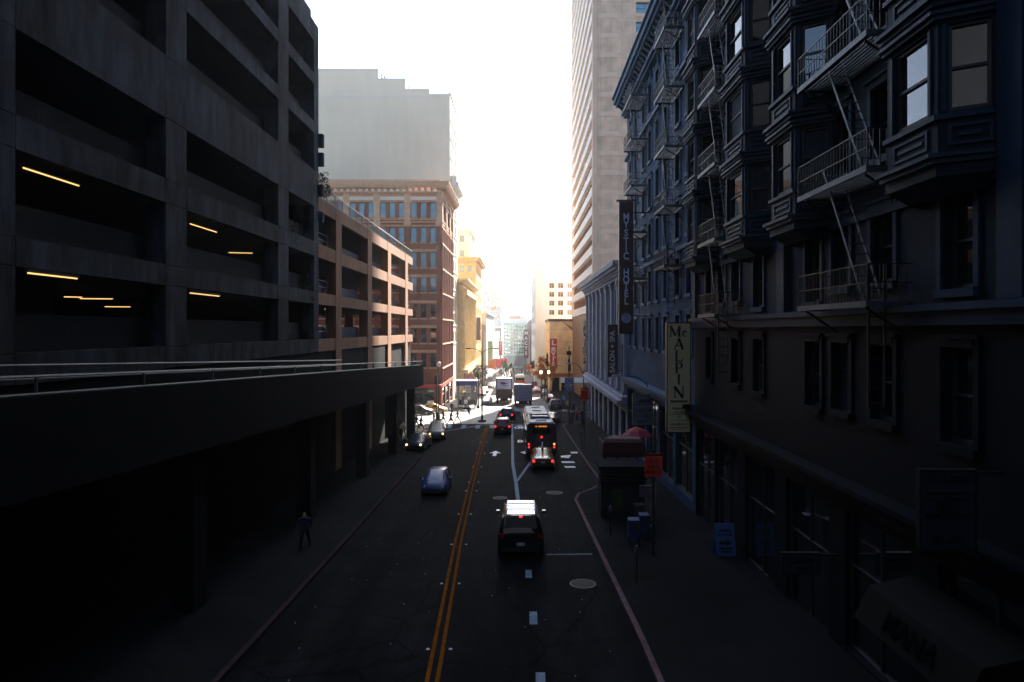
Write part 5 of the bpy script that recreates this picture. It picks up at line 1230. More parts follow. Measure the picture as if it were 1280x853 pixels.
PL = [ # px, py of the feet
 (513,545,'person in a dark red jacket standing by the last ramp pier',R(200),2,'red','black',None),
 (520.5,538,'person in a navy coat walking, first of the pair on the bright corner',R(-70),0,'navy','charcoal',None),
 (526,539.5,'person in a black coat with a bag, second of the pair on the bright corner',R(-80),1,'black','black','black'),
 (542.5,533,'person in charcoal hidden to the knees behind the black car roof',R(100),2,'charcoal','navy',None),
 (547.5,530,'person in a black jacket walking beside the charcoal figure above the black car',R(90),3,'black','black',None),
 (554,530,'person in a brown coat crossing, third of the row above the black car',R(-90),0,'brown','black','tan'),
 (563.5,531.5,'person in a dark olive jacket with a red bag on the crosswalk bars',R(-85),1,'olive','charcoal','red'),
 (572,529,'person in grey walking alone at the street end of the crosswalk group',R(95),0,'grey','navy',None),
 (565,517.5,'person in a black jacket standing out on the sunlit cross street',R(180),2,'black','charcoal','white'),
 (586,522.5,'person in black walking alone on the bright crossing beside the lamp pole',R(180),0,'black','black',None),
 (500,557,'person in a black coat with a pale shoulder under the ramp near the pier',R(170),2,'black','navy',None),
 (494,552,'person in a red top deep under the ramp by the lit opening',R(190),4,'red','black',None),
 (504.5,549,'person in a white shirt stepping between the ramp piers',R(160),3,'white','black',None),
 (715,531,'person in brown walking behind the tall traffic signal pole',R(0),0,'brown','black',None),
 (704.5,508,'person in a bright blue shirt beside the cars parked at the tan store',R(0),1,'blue','charcoal',None),
 (721,527,'person in dark red beside the bus lane sign pole on the shaded corner',R(90),2,'red','navy',None),
 (728,530,'person in black waiting on the corner under the white awning bar',R(120),4,'black','black',None),
 (710,516,'person in tan past the crossing below the curved arm lamp',R(10),3,'tan','navy',None),
 (717,517,'person in navy past the crossing next to the tan coat',R(170),0,'navy','black',None),
 (582,512,'person in a white top beside the blue roofed shelter',R(0),3,'white','navy',None),
 (576,511,'person in black under the pale grey sign plate',R(170),1,'black','black',None),
 (589,508,'person in red on the sunny sidewalk past the blue shelter',R(0),0,'red','charcoal',None),
 (594,511,'person in brown at the kerb behind the double arm lamp pole',R(180),2,'brown','navy',None),
 (596,503,'person in olive on the sidewalk near the oncoming silver car',R(0),1,'olive','black',None),
 (381,690,'person in a navy jacket walking alone in deep shade below the raised driveway',R(180),0,'navy','black',None)]
for (px, py, lab, hd_, po, tp, lg, bag) in PL:
    x, y = pp(px, py); z = gz(y)+(.135 if (x < -8.9 and y < 80) or x < -9.6 and y > 104 or x > 6.3 else .02)
    person(lab, x, y, hd_, po, tp, lg, bag, None, z, s=1.0+.03*((px*7)%3-1))
# far crowd: reads as one mass
rnd = random.Random(21); v = []; f = []; src = PM[0]
def low(mb, x, y, z, s, rr):
    a = rr.uniform(0,6.28); c, d = math.cos(a)*s, math.sin(a)*s
    def q(px_, py_, pz): return (x+px_*c-py_*d, y+px_*d+py_*c, z+pz*s)
    def seg(p, r1, qn, r2, n=6):
        mb.tube([q(*p), q(*qn)], [r1*s, r2*s], n)
    st_ = rr.uniform(-.25,.25)
    seg((-.09,st_,.02),.06,(-.09,0,.9),.1); seg((.09,-st_,.02),.06,(.09,0,.9),.1); seg((0,0,.85),.17,(0,0,1.2),.2); seg((0,0,1.2),.2,(0,0,1.47),.1); seg((0,.02,1.47),.05,(0,.02,1.56),.09); seg((0,.02,1.56),.09,(0,.02,1.76),.07)
    seg((-.24,.05*st_,.85),.04,(-.19,0,1.4),.06); seg((.24,.05,.85),.04,(.19,0,1.4),.06)
for nm, n in (('black',170),('brown',100),('grey',60),('red',30),('white',34)):
    mb = MB()
    for _ in range(n):
        y = rnd.uniform(150,430); side = rnd.random()
        x = rnd.uniform(-12.6,-9.6) if side < .45 else rnd.uniform(7,8.5) if side < .55 and y < 158 else rnd.uniform(-9,3.3) if y > 215 else rnd.uniform(-12.6,-9.5)
        low(mb, x, y, gz(y)+(.13 if x < -9.4 else .0), rnd.uniform(.92,1.08), rnd)
    if nm == 'black': CR = thing('crowd','dense far crowd of shoppers filling the hazy end of the street','crowd',(-5,260,gz(260))); CR['kind'] = 'stuff'
    me = mb.mesh('crowd'); o = obj('crowd_figures', me, cloth[nm], CR); 
# ================================================================== street furniture and signs
pole_m = mat('dark green pole paint', (.03,.035,.04), .45, .2, 6)
lamp_glass = mat('frosted lamp globe', (.85,.80,.68), .4)
lit_globe = mat('glowing lamp globe', (.9,.8,.6), .4, emit=(1,.86,.6), es=.7)
def px3(px, py, Y): return (xat(px,Y), Y, zat(py,Y))
# double arm street lamp on its small island
Y = 85.5; bx_ = xat(602.5,Y); zt = zat(436,Y)
t = thing('street_lamp','tall street lamp with two curved arms standing at the far end of the yellow line','street lamp',(bx_,Y,gz(Y)))
mb = MB(); mb.tube([(bx_,Y,gz(Y)-.1),(bx_,Y,gz(Y)+.8),(bx_,Y,gz(Y)+.82),(bx_,Y,zt-.5)],[.16,.16,.11,.08],10); mb.tube([(bx_,Y,zt-.5),(bx_,Y,zt+.9)],.05,8); obj('pole', mb, pole_m, t)
for s in (-1,1):
    mb = MB(); mb.tube([(bx_,Y,zt-.55),(bx_+s*.5,Y,zt-.2),(bx_+s*1.1,Y,zt+.02),(bx_+s*1.7,Y,zt+.04)],.04,6); obj('arm', mb, pole_m, t)
    mb = MB(); mb.hexa([(bx_+s*1.6,Y-.14,zt-.06),(bx_+s*2.25,Y-.14,zt-.02),(bx_+s*2.25,Y+.14,zt-.02),(bx_+s*1.6,Y+.14,zt-.06),(bx_+s*1.6,Y-.08,zt+.1),(bx_+s*2.1,Y-.08,zt+.1),(bx_+s*2.1,Y+.08,zt+.1),(bx_+s*1.6,Y+.08,zt+.1)]); obj('lamp_head', mb, pole_m, t)
mb = MB(); mb.prism([(bx_+.55*math.cos(R(a)), Y+1.2*math.sin(R(a))) for a in range(0,360,30)], -.02,.14,True); whole('traffic_island', mb, kerb_m, 'small concrete island at the foot of the double arm street lamp','traffic island',(bx_,Y,gz(Y)))
# ornate single globe lamp, left corner
def globe_lamp(label, x, Y, ztop, arms=0):
    g0 = gz(Y)+.12; t = thing('globe_lamp', label, 'street lamp', (x,Y,g0))
    h = ztop-g0
    mb = MB(); mb.lathe([(.3,0),(.3,.25),(.2,.35),(.16,.9),(.2,1.0),(.11,1.1),(.08,h*.75),(.12,h*.78),(.07,h*.8),(.06,h-.7),(.16,h-.6),(.1,h-.5)],14,(x,Y,g0)); obj('post', mb, pole_m, t, sm=40)
    for k, dx in enumerate((0,) if not arms else (-.75,.75)):
        if arms: mb = MB(); mb.tube([(x,Y,ztop-.9),(x+dx*.6,Y,ztop-.95),(x+dx,Y,ztop-.55)],.05,6); obj('arm', mb, pole_m, t)
        mb = MB(); mb.lathe([(.1,-.5),(.24,-.38),(.3,-.15),(.25,.08),(.12,.2),(.02,.22)],14,(x+dx,Y,ztop)); obj('globe', mb, lit_globe if arms else lamp_glass, t, sm=60)
        mb = MB(); mb.lathe([(.14,.2),(.05,.3),(.03,.42),(.005,.5)],10,(x+dx,Y,ztop)); obj('finial', mb, pole_m, t)
    return t
globe_lamp('ornate old street lamp with one frosted globe before the brick building', xat(549,86), 85.6, zat(454,86))
globe_lamp('ornate old street lamp with two glowing globes under the autumn tree', xat(681,128), 128, zat(464.5,128), 1)
# grey street sign on a pole, left
Y = 101.8; x = xat(585,Y); t = thing('traffic_sign','pale grey sign plate on a pole before the blue awning','sign',(x,Y,gz(Y)))
mb = MB(); mb.tube([(x,Y,gz(Y)),(x,Y,zat(480,Y))],.04,6); obj('pole', mb, pole_m, t)
mb = MB(); mb.box(x-.46,x+.46,Y-.06,Y-.042,zat(491,Y),zat(482,Y)); pl = obj('plate', mb, mat('grey sign enamel',(.40,.38,.42),.5,.1,3), t)
mb = MB()
for r_ in (0,1):
    for c in range(4): mb.box(x-.36+c*.19,x-.22+c*.19,Y-.072,Y-.062,zat(485,Y)-r_*.38-.1,zat(485,Y)-r_*.38+.03)
obj('plate_mark', mb, trim_m, pl)
# traffic signals
sig_red = mat('lit red signal',(.8,.05,.03),.3,emit=(1,.05,.03),es=1.5); sig_off = mat('dark signal lens',(.05,.03,.02),.3)
def signal(label, px, Y, pyb, pyh, head_up=(), lit=False):
    x = xat(px,Y); g0 = gz(Y)+.1; t = thing('traffic_signal', label, 'traffic light', (x,Y,g0))
    mb = MB(); mb.lathe([(.2,0),(.2,.3),(.1,.45),(.07,zat(pyh,Y)-g0)],10,(x,Y,g0)); obj('pole', mb, pole_m, t)
    for z in head_up:
        mb = MB(); mb.box(x-.18,x+.18,Y-.42,Y-.14,z-.55,z+.55); h = obj('signal_head', mb, pole_m, t)
        mb = MB()
        mb.bar((x,Y-.2,z+.5),(x,Y,z+.5),.05); mb.bar((x,Y-.2,z-.5),(x,Y,z-.5),.05); obj('bracket', mb, pole_m, h)
        for k in range(3): mb = MB(); mb.lathe([(.12,0),(.12,-.02),(.01,-.03)],12,(x,Y-.425,z+.34-k*.34),'y'); obj('lens', mb, sig_red if lit and k==0 else sig_off, h); 
    return t
sg = signal('tall traffic signal pole carrying two blue sign boxes',711.5,80,530,433,(zat(462,80)+.3,))
Y = 79.5; x = xat(711.5,Y)
for (a,b) in ((472,480.5),(481.5,490)):
    mb = MB(); mb.box(x-.55,x+.55,Y-.28,Y+.0,zat(b,Y),zat(a,Y)); bxo = obj('sign_box', mb, mat('blue parking sign',(.12,.16,.30),.5,.1,2), sg)
    mb = MB(); mb.tube([(x+.26*math.cos(R(q)),Y-.29,(zat(a,Y)+zat(b,Y))/2+.26*math.sin(R(q))) for q in range(0,361,30)],.035,5); obj('sign_mark', mb, mat('pale blue mark',(.35,.4,.55),.5), bxo)
mb = MB(); mb.box(x-.3,x+.3,79.85,80.0,zat(444,80),zat(439,80)); mb.box(x-.14,x+.14,79.8,79.95,zat(458,80),zat(449,80)); obj('box', mb, pole_m, sg)
signal('dark traffic signal beside the ornate globe lamp',545.5,84.6,520,466,(zat(476,84)+.1,))
signal('small traffic signal across the street beside the red stacked letter sign',684,118,505,441,(zat(445,118)-.2,zat(453,118)-.2))
signal('traffic signal in front of the blue awning by the oncoming cars',598,106,512,462,(zat(470,106),))
# curved arm lamps on the right
def cobra(label, xb, Y, zt, xe, ze):
    t = thing('street_lamp', label, 'street lamp', (xb,Y,gz(Y)+.12))
    mb = MB(); mb.tube([(xb,Y,gz(Y)),(xb,Y,gz(Y)+1),(xb,Y,zt)],[.13,.1,.07],10); obj('pole', mb, pole_m, t)
    mb = MB(); d = xe-xb; mb.tube([(xb,Y,zt),(xb+d*.1,Y,zt+(ze-zt)*.55),(xb+d*.35,Y,ze-.08),(xb+d*.7,Y,ze)],.045,6); obj('arm', mb, pole_m, t)
    mb = MB(); mb.hexa([(xe+.0,Y-.14,ze-.08),(xb+d*.68,Y-.1,ze-.08),(xb+d*.68,Y+.1,ze-.08),(xe,Y+.14,ze-.08),(xe+.08,Y-.09,ze+.12),(xb+d*.68,Y-.05,ze+.06),(xb+d*.68,Y+.05,ze+.06),(xe+.08,Y+.09,ze+.12)]); obj('lamp_head', mb, mat('grey lamp housing',(.30,.30,.31),.4,.1,4), t)
    return t
cobra('street lamp with a curved arm reaching over the shaded corner behind the signal pole', xat(729.5,79), 79, zat(474,79), xat(707,79), zat(454.5,79))
cobra('street lamp with a long curved arm in front of the blue grey stone building', xat(813,45.5), 45.5, zat(492,45.5), xat(765,45.5), zat(470,45.5))
# bus lane signs
bl_red = mat('orange red sign sheeting',(.95,.05,.02),.5,.06,4)
def bus_sign(label, px, pyt, pyb, Y, lines, pole=True, size=1):
    x0, x1 = xat(px[0],Y), xat(px[1],Y); z0, z1 = zat(pyb,Y), zat(pyt,Y); c = ((x0+x1)/2,Y,(z0+z1)/2)
    t = thing('bus_lane_sign', label, 'sign', (c[0],Y,gz(Y)+.12), 'orange red lane signs')
    mb = MB(); mb.box(x0,x1,Y-.03,Y,z0,z1); obj('panel', mb, bl_red, t)
    mb = MB(); mb.box(x0,x1,Y-.03,Y,z1+.03,z1+.15); obj('header', mb, mat('dark red header',(.16,.02,.015),.5), t)
    h = z1-z0
    sign_text(t, [(s, h*.27, 0, h*(.27-.27*i), .92) for i, s in enumerate(lines)], black_m, (c[0],Y-.035,c[2]))
    mb = MB(); mb.tube([(c[0],Y+.05,gz(Y)),(c[0],Y+.05,z1+.3)],.045,8); obj('pole', mb, pole_m, t)
bus_sign('orange red sign reading BUS LANE AHEAD on a pole in front of the dark kiosk',(806,828),571,596,27.6,['BUS','LANE','AHEAD'])
bus_sign('smaller looking orange red lane sign on the corner by the stone building',(725.5,735.5),487,501,60,['BUS','LANE','AHEAD'])
# white name board on the corner
Y = 96; t = thing('awning','long white awning bar across the corner beyond the tall signal pole','awning',px3(719,475,Y))
mb = MB(); a0_, a1_ = xat(701,Y), xat(737,Y); z0, z1 = zat(478,Y), zat(472.5,Y); mb.hexa([(a0_,Y-.9,z0),(a1_,Y-.9,z0),(a1_,Y,z0),(a0_,Y,z0),(a0_,Y-.5,z1),(a1_,Y-.5,z1),(a1_,Y,z1),(a0_,Y,z1)]); obj('canopy', mb, white_m, t)
mb = MB(); mb.bar((a1_-.1,Y-.1,z0),(a1_-.1,Y-.1,gz(Y)),.1); mb.bar((a0_+.1,Y-.1,z0),(a0_+.1,Y-.1,gz(Y)),.08); obj('post', mb, pole_m, t)
# blue awning, left
Y = 107; x0, x1 = xat(571,Y), xat(597,Y); t = thing('bus_shelter','blue roofed shelter with a white edge on the sunny sidewalk before the yellow columned building','shelter',((x0+x1)/2,Y,gz(Y)))
mb = MB(); mb.box(x0,x1,Y-.8,Y+.9,zat(482,Y),zat(476.5,Y)); obj('roof', mb, mat('blue awning cloth',(.03,.05,.22),.5,.1,2), t)
mb = MB(); mb.box(x0-.1,x1+.1,Y-.9,Y+1,zat(476.5,Y)+.003,zat(475,Y)); obj('roof_edge', mb, white_m, t)
for x in (x0+.15,x1-.15):
    mb = MB(); mb.bar((x,Y+.8,gz(Y)),(x,Y+.8,zat(482,Y)),.14); obj('post', mb, pole_m, t)
mb = MB(); mb.box(x0+.25,x1-.25,Y+.75,Y+.78,gz(Y)+.5,gz(Y)+2.6); obj('glass_panel', mb, glass_far, t)
# flags and lanterns down the left side
def banner_flag(label, px, py, Y, wd, ht, m):
    x, _, z = px3(px,py,Y); t = thing('flag', label, 'flag', (x,Y,z))
    mb = MB(); n = 6
    for i in range(n):
        a, b = -wd/2+wd*i/n, -wd/2+wd*(i+1)/n; ya, yb = .12*math.sin(i*1.3), .12*math.sin((i+1)*1.3)
        mb.hexa([(x+a,Y+ya,z-ht/2+.1*math.sin(i)),(x+b,Y+yb,z-ht/2+.1*math.sin(i+1)),(x+b,Y+yb+.02,z-ht/2+.1*math.sin(i+1)),(x+a,Y+ya+.02,z-ht/2+.1*math.sin(i)),(x+a,Y+ya,z+ht/2),(x+b,Y+yb,z+ht/2),(x+b,Y+yb+.02,z+ht/2),(x+a,Y+ya+.02,z+ht/2)])
    obj('cloth', mb, m, t)
    mb = MB(); mb.tube([(x-wd/2-.05,Y,z+ht/2+.1),(x-wd/2-.05,Y,gz(Y))],.05,6); obj('pole', mb, pole_m, t)
red_c = mat('red flag cloth',(.62,.04,.03),.8,.2,2); or_c = mat('orange flag cloth',(.75,.22,.03),.8,.2,2)
banner_flag('orange cloth banner hanging low under the red vertical banner',615,456,200,2.4,2.6,or_c)
banner_flag('red cloth banner touching the orange cloth banner',621,454,214,2.8,2.8,red_c)
banner_flag('small red cloth banner apart from the two bigger bright cloths',630,452,235,2.0,2.4,red_c)
banner_flag('pink red and white flag above the blue shelter roof',586,472,112,1.4,1.3,mat('pink white cloth',(.7,.30,.30),.8,.4,3))
# trees
def tree(label, x, Y, ztop, rad, lm, n, seed, size=.2):
    rnd = random.Random(seed); g0 = gz(Y); h = ztop-g0; t = thing('street_tree', label, 'tree', (x,Y,g0), 'street trees past the crossing')
    mb = MB(); mb.tube([(0,0,0),(.05,0,h*.3),(.0,.1,h*.5)],[.16,.12,.09],8); tips = []
    for k in range(9):
        a = rnd.uniform(0,6.28); q = rnd.uniform(.4,1)*rad; p = (math.cos(a)*q, math.sin(a)*q, h*rnd.uniform(.6,.97)); mid = (p[0]*.45,p[1]*.45,h*.5+(p[2]-h*.5)*.5)
        mb.tube([(0,.1,h*.45),mid,p],[.07,.04,.012],6); tips.append(p)
    obj('trunk', mb, bark_m, t, world=False)
    f = MB(); cl = []
    for p in tips:
        for _ in range(4): cl.append((p[0]+rnd.uniform(-.7,.7),p[1]+rnd.uniform(-.7,.7),p[2]+rnd.uniform(-.6,.4),rnd.uniform(.35,.75)))
    leaves(f, cl, size, n, rnd); obj('crown', f, lm, t, world=False)
tree('orange autumn tree around the twin globe street lamp', xat(677,133), 133, zat(447,133), 2.4, autumn_m, 46, 1)
tree('small orange tree under the red stacked letter sign', xat(682,146), 146, zat(457,146), 1.6, autumn_m, 40, 2)
tree('dark green tree in the haze beneath the red banners', xat(626,225), 225, zat(452,225), 2.6, leaf_m, 40, 3)
tree('smaller dark green tree in the haze beyond the red cloths', xat(633,250), 250, zat(454,250), 2.4, leaf_m, 40, 4)
tree('leafy tree past the blue shelter under the yellow columns', xat(600,165), 165, zat(458,165), 1.8, leaf_m, 40, 5)
tree('reddish tree before the dark far store', xat(666,200), 200, zat(451,200), 2.2, mat('dull red leaves',(.16,.05,.03),.7,.5,1.5), 40, 6)
# overhead wires
wire = mat('black wire',(.02,.02,.02),.5)
def wires(label, pts):
    mb = MB()
    for a, b in pts:
        a = Vector(a); b = Vector(b); mb.tube([a+(b-a)*k/8-Vector((0,0,.5*math.sin(math.pi*k/8)*(b-a).length/25)) for k in range(9)],.02,5)
    base = pts[0][0]; whole('overhead_wire', mb, wire, label, 'wire', base)
wires('overhead trolley wires crossing before the tan store',[(px3(684,452,118),px3(737,465,108)),(px3(690,470,118),px3(738,464,108)),(px3(664,466,150),px3(690,468,118))])
wires('overhead trolley wires running up the street above the bus lane',[((1.2,84,gz(84)+6.6),(.2,240,gz(240)+6.6)),((1.9,84,gz(84)+6.6),(.9,240,gz(240)+6.6))])
# ------------------------------------------------------------------ right sidewalk, near
# tall apartment sign, lettering built with slab serifs
serif_m = mat('dark blue lettering',(.02,.022,.05),.5)
Y = 35.0; x0, x1 = xat(834.5,Y), xat(862.5,Y); z0, z1 = zat(540,Y), zat(404.5,Y)
AS = blade('apartment_sign','tall cream vertical sign for apartments in large dark serif letters',x0,x1,z0,z1,Y,mat('cream sign face',(.80,.70,.40),.6,.08,2,(1,1,.3)),None,None,.3,(9.5,z1-.3,z0+.4))
cxs = (x0+x1)/2
def strokes(mb, segs, cx, cz, w, h):
    for (a, b, c, d, t) in segs:        # unit box coordinates, thickness
        p = Vector((cx+(a-.5)*w,Y-.016,cz+(b-.5)*h)); q = Vector((cx+(c-.5)*w,Y-.016,cz+(d-.5)*h)); dd = q-p
        n_ = Vector((-dd.z,0,dd.x)).normalized()*t*w/2 if abs(dd.x) > 1e-6 and abs(dd.z) > 1e-6 else (Vector((t*w/2,0,0)) if abs(dd.x) <= 1e-6 else Vector((0,0,t*w/2)))
        mb.hexa([p-n_,q-n_,q-n_+Vector((0,.012,0)),p-n_+Vector((0,.012,0)),p+n_,q+n_,q+n_+Vector((0,.012,0)),p+n_+Vector((0,.012,0))])
def ser(x, y): return (x-.14,y,x+.14,y,.05)
TK, TN = .21, .09
GL = {'M':[(.12,0,.12,1,TN),(.12,1,.5,.1,TK),(.5,.1,.88,1,TN),(.86,0,.86,1,TK),ser(.12,.02),ser(.86,.02),(.0,.98,.2,.98,.05),(.8,.98,1,.98,.05)],
 'A':[(.12,0,.5,1,TN),(.5,1,.86,0,TK),(.26,.34,.72,.34,TN),ser(.12,.02),ser(.86,.02)],
 'L':[(.25,0,.25,1,TK),(.25,.03,.85,.03,TN),(.85,.0,.88,.25,TN),ser(.25,.98),(.08,.02,.3,.02,.05)],
 'P':[(.25,0,.25,1,TK),(.25,.97,.65,.97,TN),(.65,.97,.82,.88,TN*1.5),(.82,.88,.82,.6,TK),(.82,.6,.65,.48,TN*1.5),(.65,.48,.25,.48,TN),ser(.25,.02),(.08,.98,.3,.98,.05)],
 'I':[(.5,0,.5,1,TK),ser(.5,.02),ser(.5,.98)],
 'N':[(.15,0,.15,1,TN),(.13,1,.85,0,TK),(.86,0,.86,1,TN),ser(.15,.02),ser(.86,.98),(.0,.98,.2,.98,.05)],
 'c':[(.75,.78,.45,.9,TK*.7),(.45,.9,.22,.6,TK*1.1),(.22,.6,.25,.25,TK*1.2),(.25,.25,.5,.08,TK*.8),(.5,.08,.8,.2,TN*1.2),(.72,.6,.75,.85,TK)]}
mb = MB(); H_ = z1-z0
def lz_(py): return zat(py,Y)
for ch, py, dx, w_, h_ in (('M',414.5,-.2,.62,.58),('c',417,.32,.36,.38),('A',430,0,.6,.6),('L',445,0,.52,.6),('P',460,0,.5,.6),('I',474.5,0,.46,.56),('N',490.5,0,.62,.6)):
    strokes(mb, GL[ch], cxs+dx, lz_(py), w_, h_)
obj('lettering', mb, serif_m, AS)
sign_text(AS, [('Apartments',.20,0,lz_(501.5),1),('Studios and',.15,0,lz_(510.5),1),('1 & 2 BRs',.16,0,lz_(515.5),1),('Call',.11,0,lz_(521),1),('(415) 885-2111',.14,0,lz_(530.5),1)], serif_m, (cxs,Y-.012,0), name='small_lettering')
mb = MB()
for py, a in ((518.3,.5),(525.5,.42),(534.5,.5),(536.8,.4)): mb.box(cxs-a,cxs+a,Y-.012,Y-.002,lz_(py)-.012,lz_(py)+.012)
obj('rule', mb, serif_m, AS)
# liquor and deli sign
Y2 = 45.0; grey_sign = mat('blue grey sign face',(.16,.19,.24),.6,.15,2)
LQ = blade('shop_sign','blue grey hanging sign reading LIQUOR and DELI above the sidewalk',xat(792,Y2),xat(815.5,Y2),zat(531.5,Y2),zat(494.5,Y2),Y2,grey_sign,
   [('LIQUOR',.34,0,-.02,.95),('and',.16,-.42,-.40,1),('DELI',.34,.22,-.42,.95),('885-3400',.2,0,-.78,1)],mat('dark sign letters',(.04,.045,.07),.6),.25,(9.5,zat(496,Y2)))
mb = MB(); zc = zat(501,Y2); xc = xat(804,Y2); mb.face([(xc-.5,Y2-.006,zc-.15),(xc-.1,Y2-.006,zc+.12),(xc+.15,Y2-.006,zc-.02),(xc+.55,Y2-.006,zc+.16),(xc+.5,Y2-.006,zc-.15)]); mb.box(xc-.62,xc+.62,Y2-.008,Y2-.002,zat(506,Y2)-.02,zat(506,Y2)+.02); obj('sign_mark', mb, mat('dark sign letters',(.04,.045,.07)), LQ)
# dark red awning kiosk
Y = 38; kx0, kx1 = xat(750,Y), xat(803,Y); g0 = gz(Y)+.125
K = thing('awning','dark red rounded awning on posts over the sidewalk kiosk','awning',((kx0+kx1)/2,Y,g0))
mb = MB(); za, zb = zat(567,Y), zat(545,Y); prof = [(0,za),(0,za+.3),(.12,zb-.2),(.35,zb-.03),(1.2,zb)]
n = len(prof)
for i in range(n-1):
    (a,z_a),(b,z_b) = prof[i], prof[i+1]
    mb.hexa([(kx0+a*.6,Y-1.2+a,z_a),(kx1-a*.6,Y-1.2+a,z_a),(kx1-a*.6,Y-1.1+a,z_a),(kx0+a*.6,Y-1.1+a,z_a),(kx0+b*.6,Y-1.2+b,z_b),(kx1-b*.6,Y-1.2+b,z_b),(kx1-b*.6,Y-1.1+b,z_b+.01),(kx0+b*.6,Y-1.1+b,z_b+.01)])
mb.box(kx0+.05,kx0+.1,Y-1.0,Y+1.2,za,zb-.25); mb.box(kx1-.1,kx1-.05,Y-1.0,Y+1.2,za,zb-.25)
obj('canopy', mb, mat('dark red awning cloth',(.06,.01,.011),.75,.2,2), K)
for x in (kx0+.3,kx0+1.0,kx0+1.7,kx1-.3):
    mb = MB(); mb.bar((x,Y,g0),(x,Y,za+.3),.06); obj('post', mb, iron, K)
Y3 = 34.2; x0, x1 = xat(749,Y3), xat(806,Y3); g0 = gz(Y3)+.125
N = thing('news_kiosk','dark slatted sidewalk kiosk with green posters below the red awning','kiosk',((x0+x1)/2,Y3,g0))
mb = MB(); mb.box(x0+.1,x1,Y3,Y3+1.4,g0,zat(585,Y3)); obj('booth', mb, mat('dark kiosk paint',(.02,.02,.03),.5,.2,3), N)
mb = MB()
for k in range(6): z = zat(602,Y3)+k*.16; mb.box(x0,x1+.05,Y3-.34+k*.05,Y3-.003,z,z+.05)
mb.box(x0-.05,x1+.1,Y3-.3,Y3+1.5,zat(585,Y3)+.003,zat(582,Y3)); obj('slat', mb, mat('worn kiosk slats',(.016,.016,.022),.9,.2,3,spec=.05), N)
for (pa,pb,ya,yb,m_) in ((765,778,613,627,mat('green poster',(.02,.10,.025),.6,.3,4)),(766,779,628,638,mat('yellow green poster',(.06,.07,.015),.6,.4,5))):
    mb = MB(); mb.box(xat(pa,Y3),xat(pb,Y3),Y3-.02,Y3-.002,zat(yb,Y3),zat(ya,Y3)); obj('poster', mb, m_, N)
# red umbrella
Y4 = 41; c = px3(796,540,Y4); t = thing('umbrella','red parasol standing behind the dark red awning','umbrella',(c[0],Y4,gz(Y4)+.125))
mb = MB(); mb.lathe([(1.0,-.25),(.98,-.2),(.6,.1),(.25,.25),(.03,.3)],8,(c[0],Y4,c[2])); obj('canopy', mb, mat('red parasol cloth',(.32,.02,.04),.7,.1,2), t)
mb = MB(); mb.tube([(c[0],Y4,gz(Y4)+.12),(c[0],Y4,c[2]+.36)],.03,6); obj('pole', mb, iron, t)
# newspaper boxes, sandwich board, small signs
def newsbox(label, px, py, Y, m, wd=.5, h=1.1):
    x = xat(px,Y); g0 = gz(Y)+.13; t = thing('newspaper_box', label, 'newspaper box', (x,Y,g0), 'newspaper boxes beside the sidewalk kiosk')
    mb = MB(); mb.hexa([(x-wd/2,Y,g0+.3),(x+wd/2,Y,g0+.3),(x+wd/2,Y+.42,g0+.3),(x-wd/2,Y+.42,g0+.3),(x-wd/2,Y+.06,g0+h),(x+wd/2,Y+.06,g0+h),(x+wd/2,Y+.42,g0+h+.06),(x-wd/2,Y+.42,g0+h+.06)]); obj('case', mb, m, t)
    mb = MB(); mb.box(x-wd*.4,x+wd*.4,Y-.005,Y+.02,g0+.62,g0+h-.12); obj('door', mb, glass_far, t)
    mb = MB()
    for sx_ in (-1,1):
        for dy in (.04,.38): mb.bar((x+sx_*(wd/2-.04),Y+dy,g0),(x+sx_*(wd/2-.04),Y+dy,g0+.3),.04)
    obj('leg', mb, iron, t)
nb = mat('blue newspaper box',(.008,.03,.14),.4,.2,3)
newsbox('blue newspaper box standing a little apart, nearest the kerb',793,657,29.3,nb); newsbox('blue newspaper box close to the lane sign pole',806,640,30.2,nb,.45)
newsbox('dark grey newspaper box behind the blue ones',800,640,32.2,mat('grey newspaper box',(.02,.024,.028),.4,.2,3))
Y5 = 28; x0, x1 = xat(893,Y5), xat(917,Y5); t = thing('sandwich_board','pale blue sandwich board with a dark arrow standing before the darkened shopfronts','sign',((x0+x1)/2,Y5,gz(Y5)+.125))
pb_ = mat('pale blue board',(.05,.11,.30),.6,.15,4)
zb, zt_ = gz(Y5)+.15, gz(Y5)+1.45
for s, nm in ((-1,'front_board'),(1,'back_board')):
    mb = MB(); mb.hexa([(x0,Y5+s*.35,zb),(x1,Y5+s*.35,zb),(x1,Y5+s*.35+.03,zb),(x0,Y5+s*.35+.03,zb),(x0,Y5+s*.04,zt_),(x1,Y5+s*.04,zt_),(x1,Y5+s*.04+.03,zt_),(x0,Y5+s*.04+.03,zt_)]); o = obj('board', mb, pb_, t)
    if s < 0:
        mb = MB()
        def bp(u, v, w=.006): f_ = v; return (x0+(x1-x0)*u, Y5-.35+.31*f_-w, zb+(zt_-zb)*f_)
        mb.face([bp(.15,.36),bp(.55,.36),bp(.55,.30),bp(.85,.41),bp(.55,.52),bp(.55,.46),bp(.15,.46)])
        for v0, us in ((.62,((.15,.3),(.36,.5),(.56,.66),(.72,.85))),(.75,((.2,.8),)),(.2,((.15,.45),(.5,.85))),(.1,((.25,.75),))):
            for a, b in us: mb.face([bp(a,v0),bp(b,v0),bp(b,v0+.07),bp(a,v0+.07)])
        obj('board_mark', mb, mat('dark board print',(.02,.02,.03),.6), o)
blade('shop_sign','small dark purple sign with pale lines under the red lane sign',xat(800,29),xat(813,29),zat(621,29),zat(608,29),29,mat('purple grey sign',(.14,.09,.16),.6,.1,3),[('HAIR',.13,0,.12,1),('SALON',.12,0,-.06,1)][:0],None,.05,(xat(817,29),zat(609,29)))
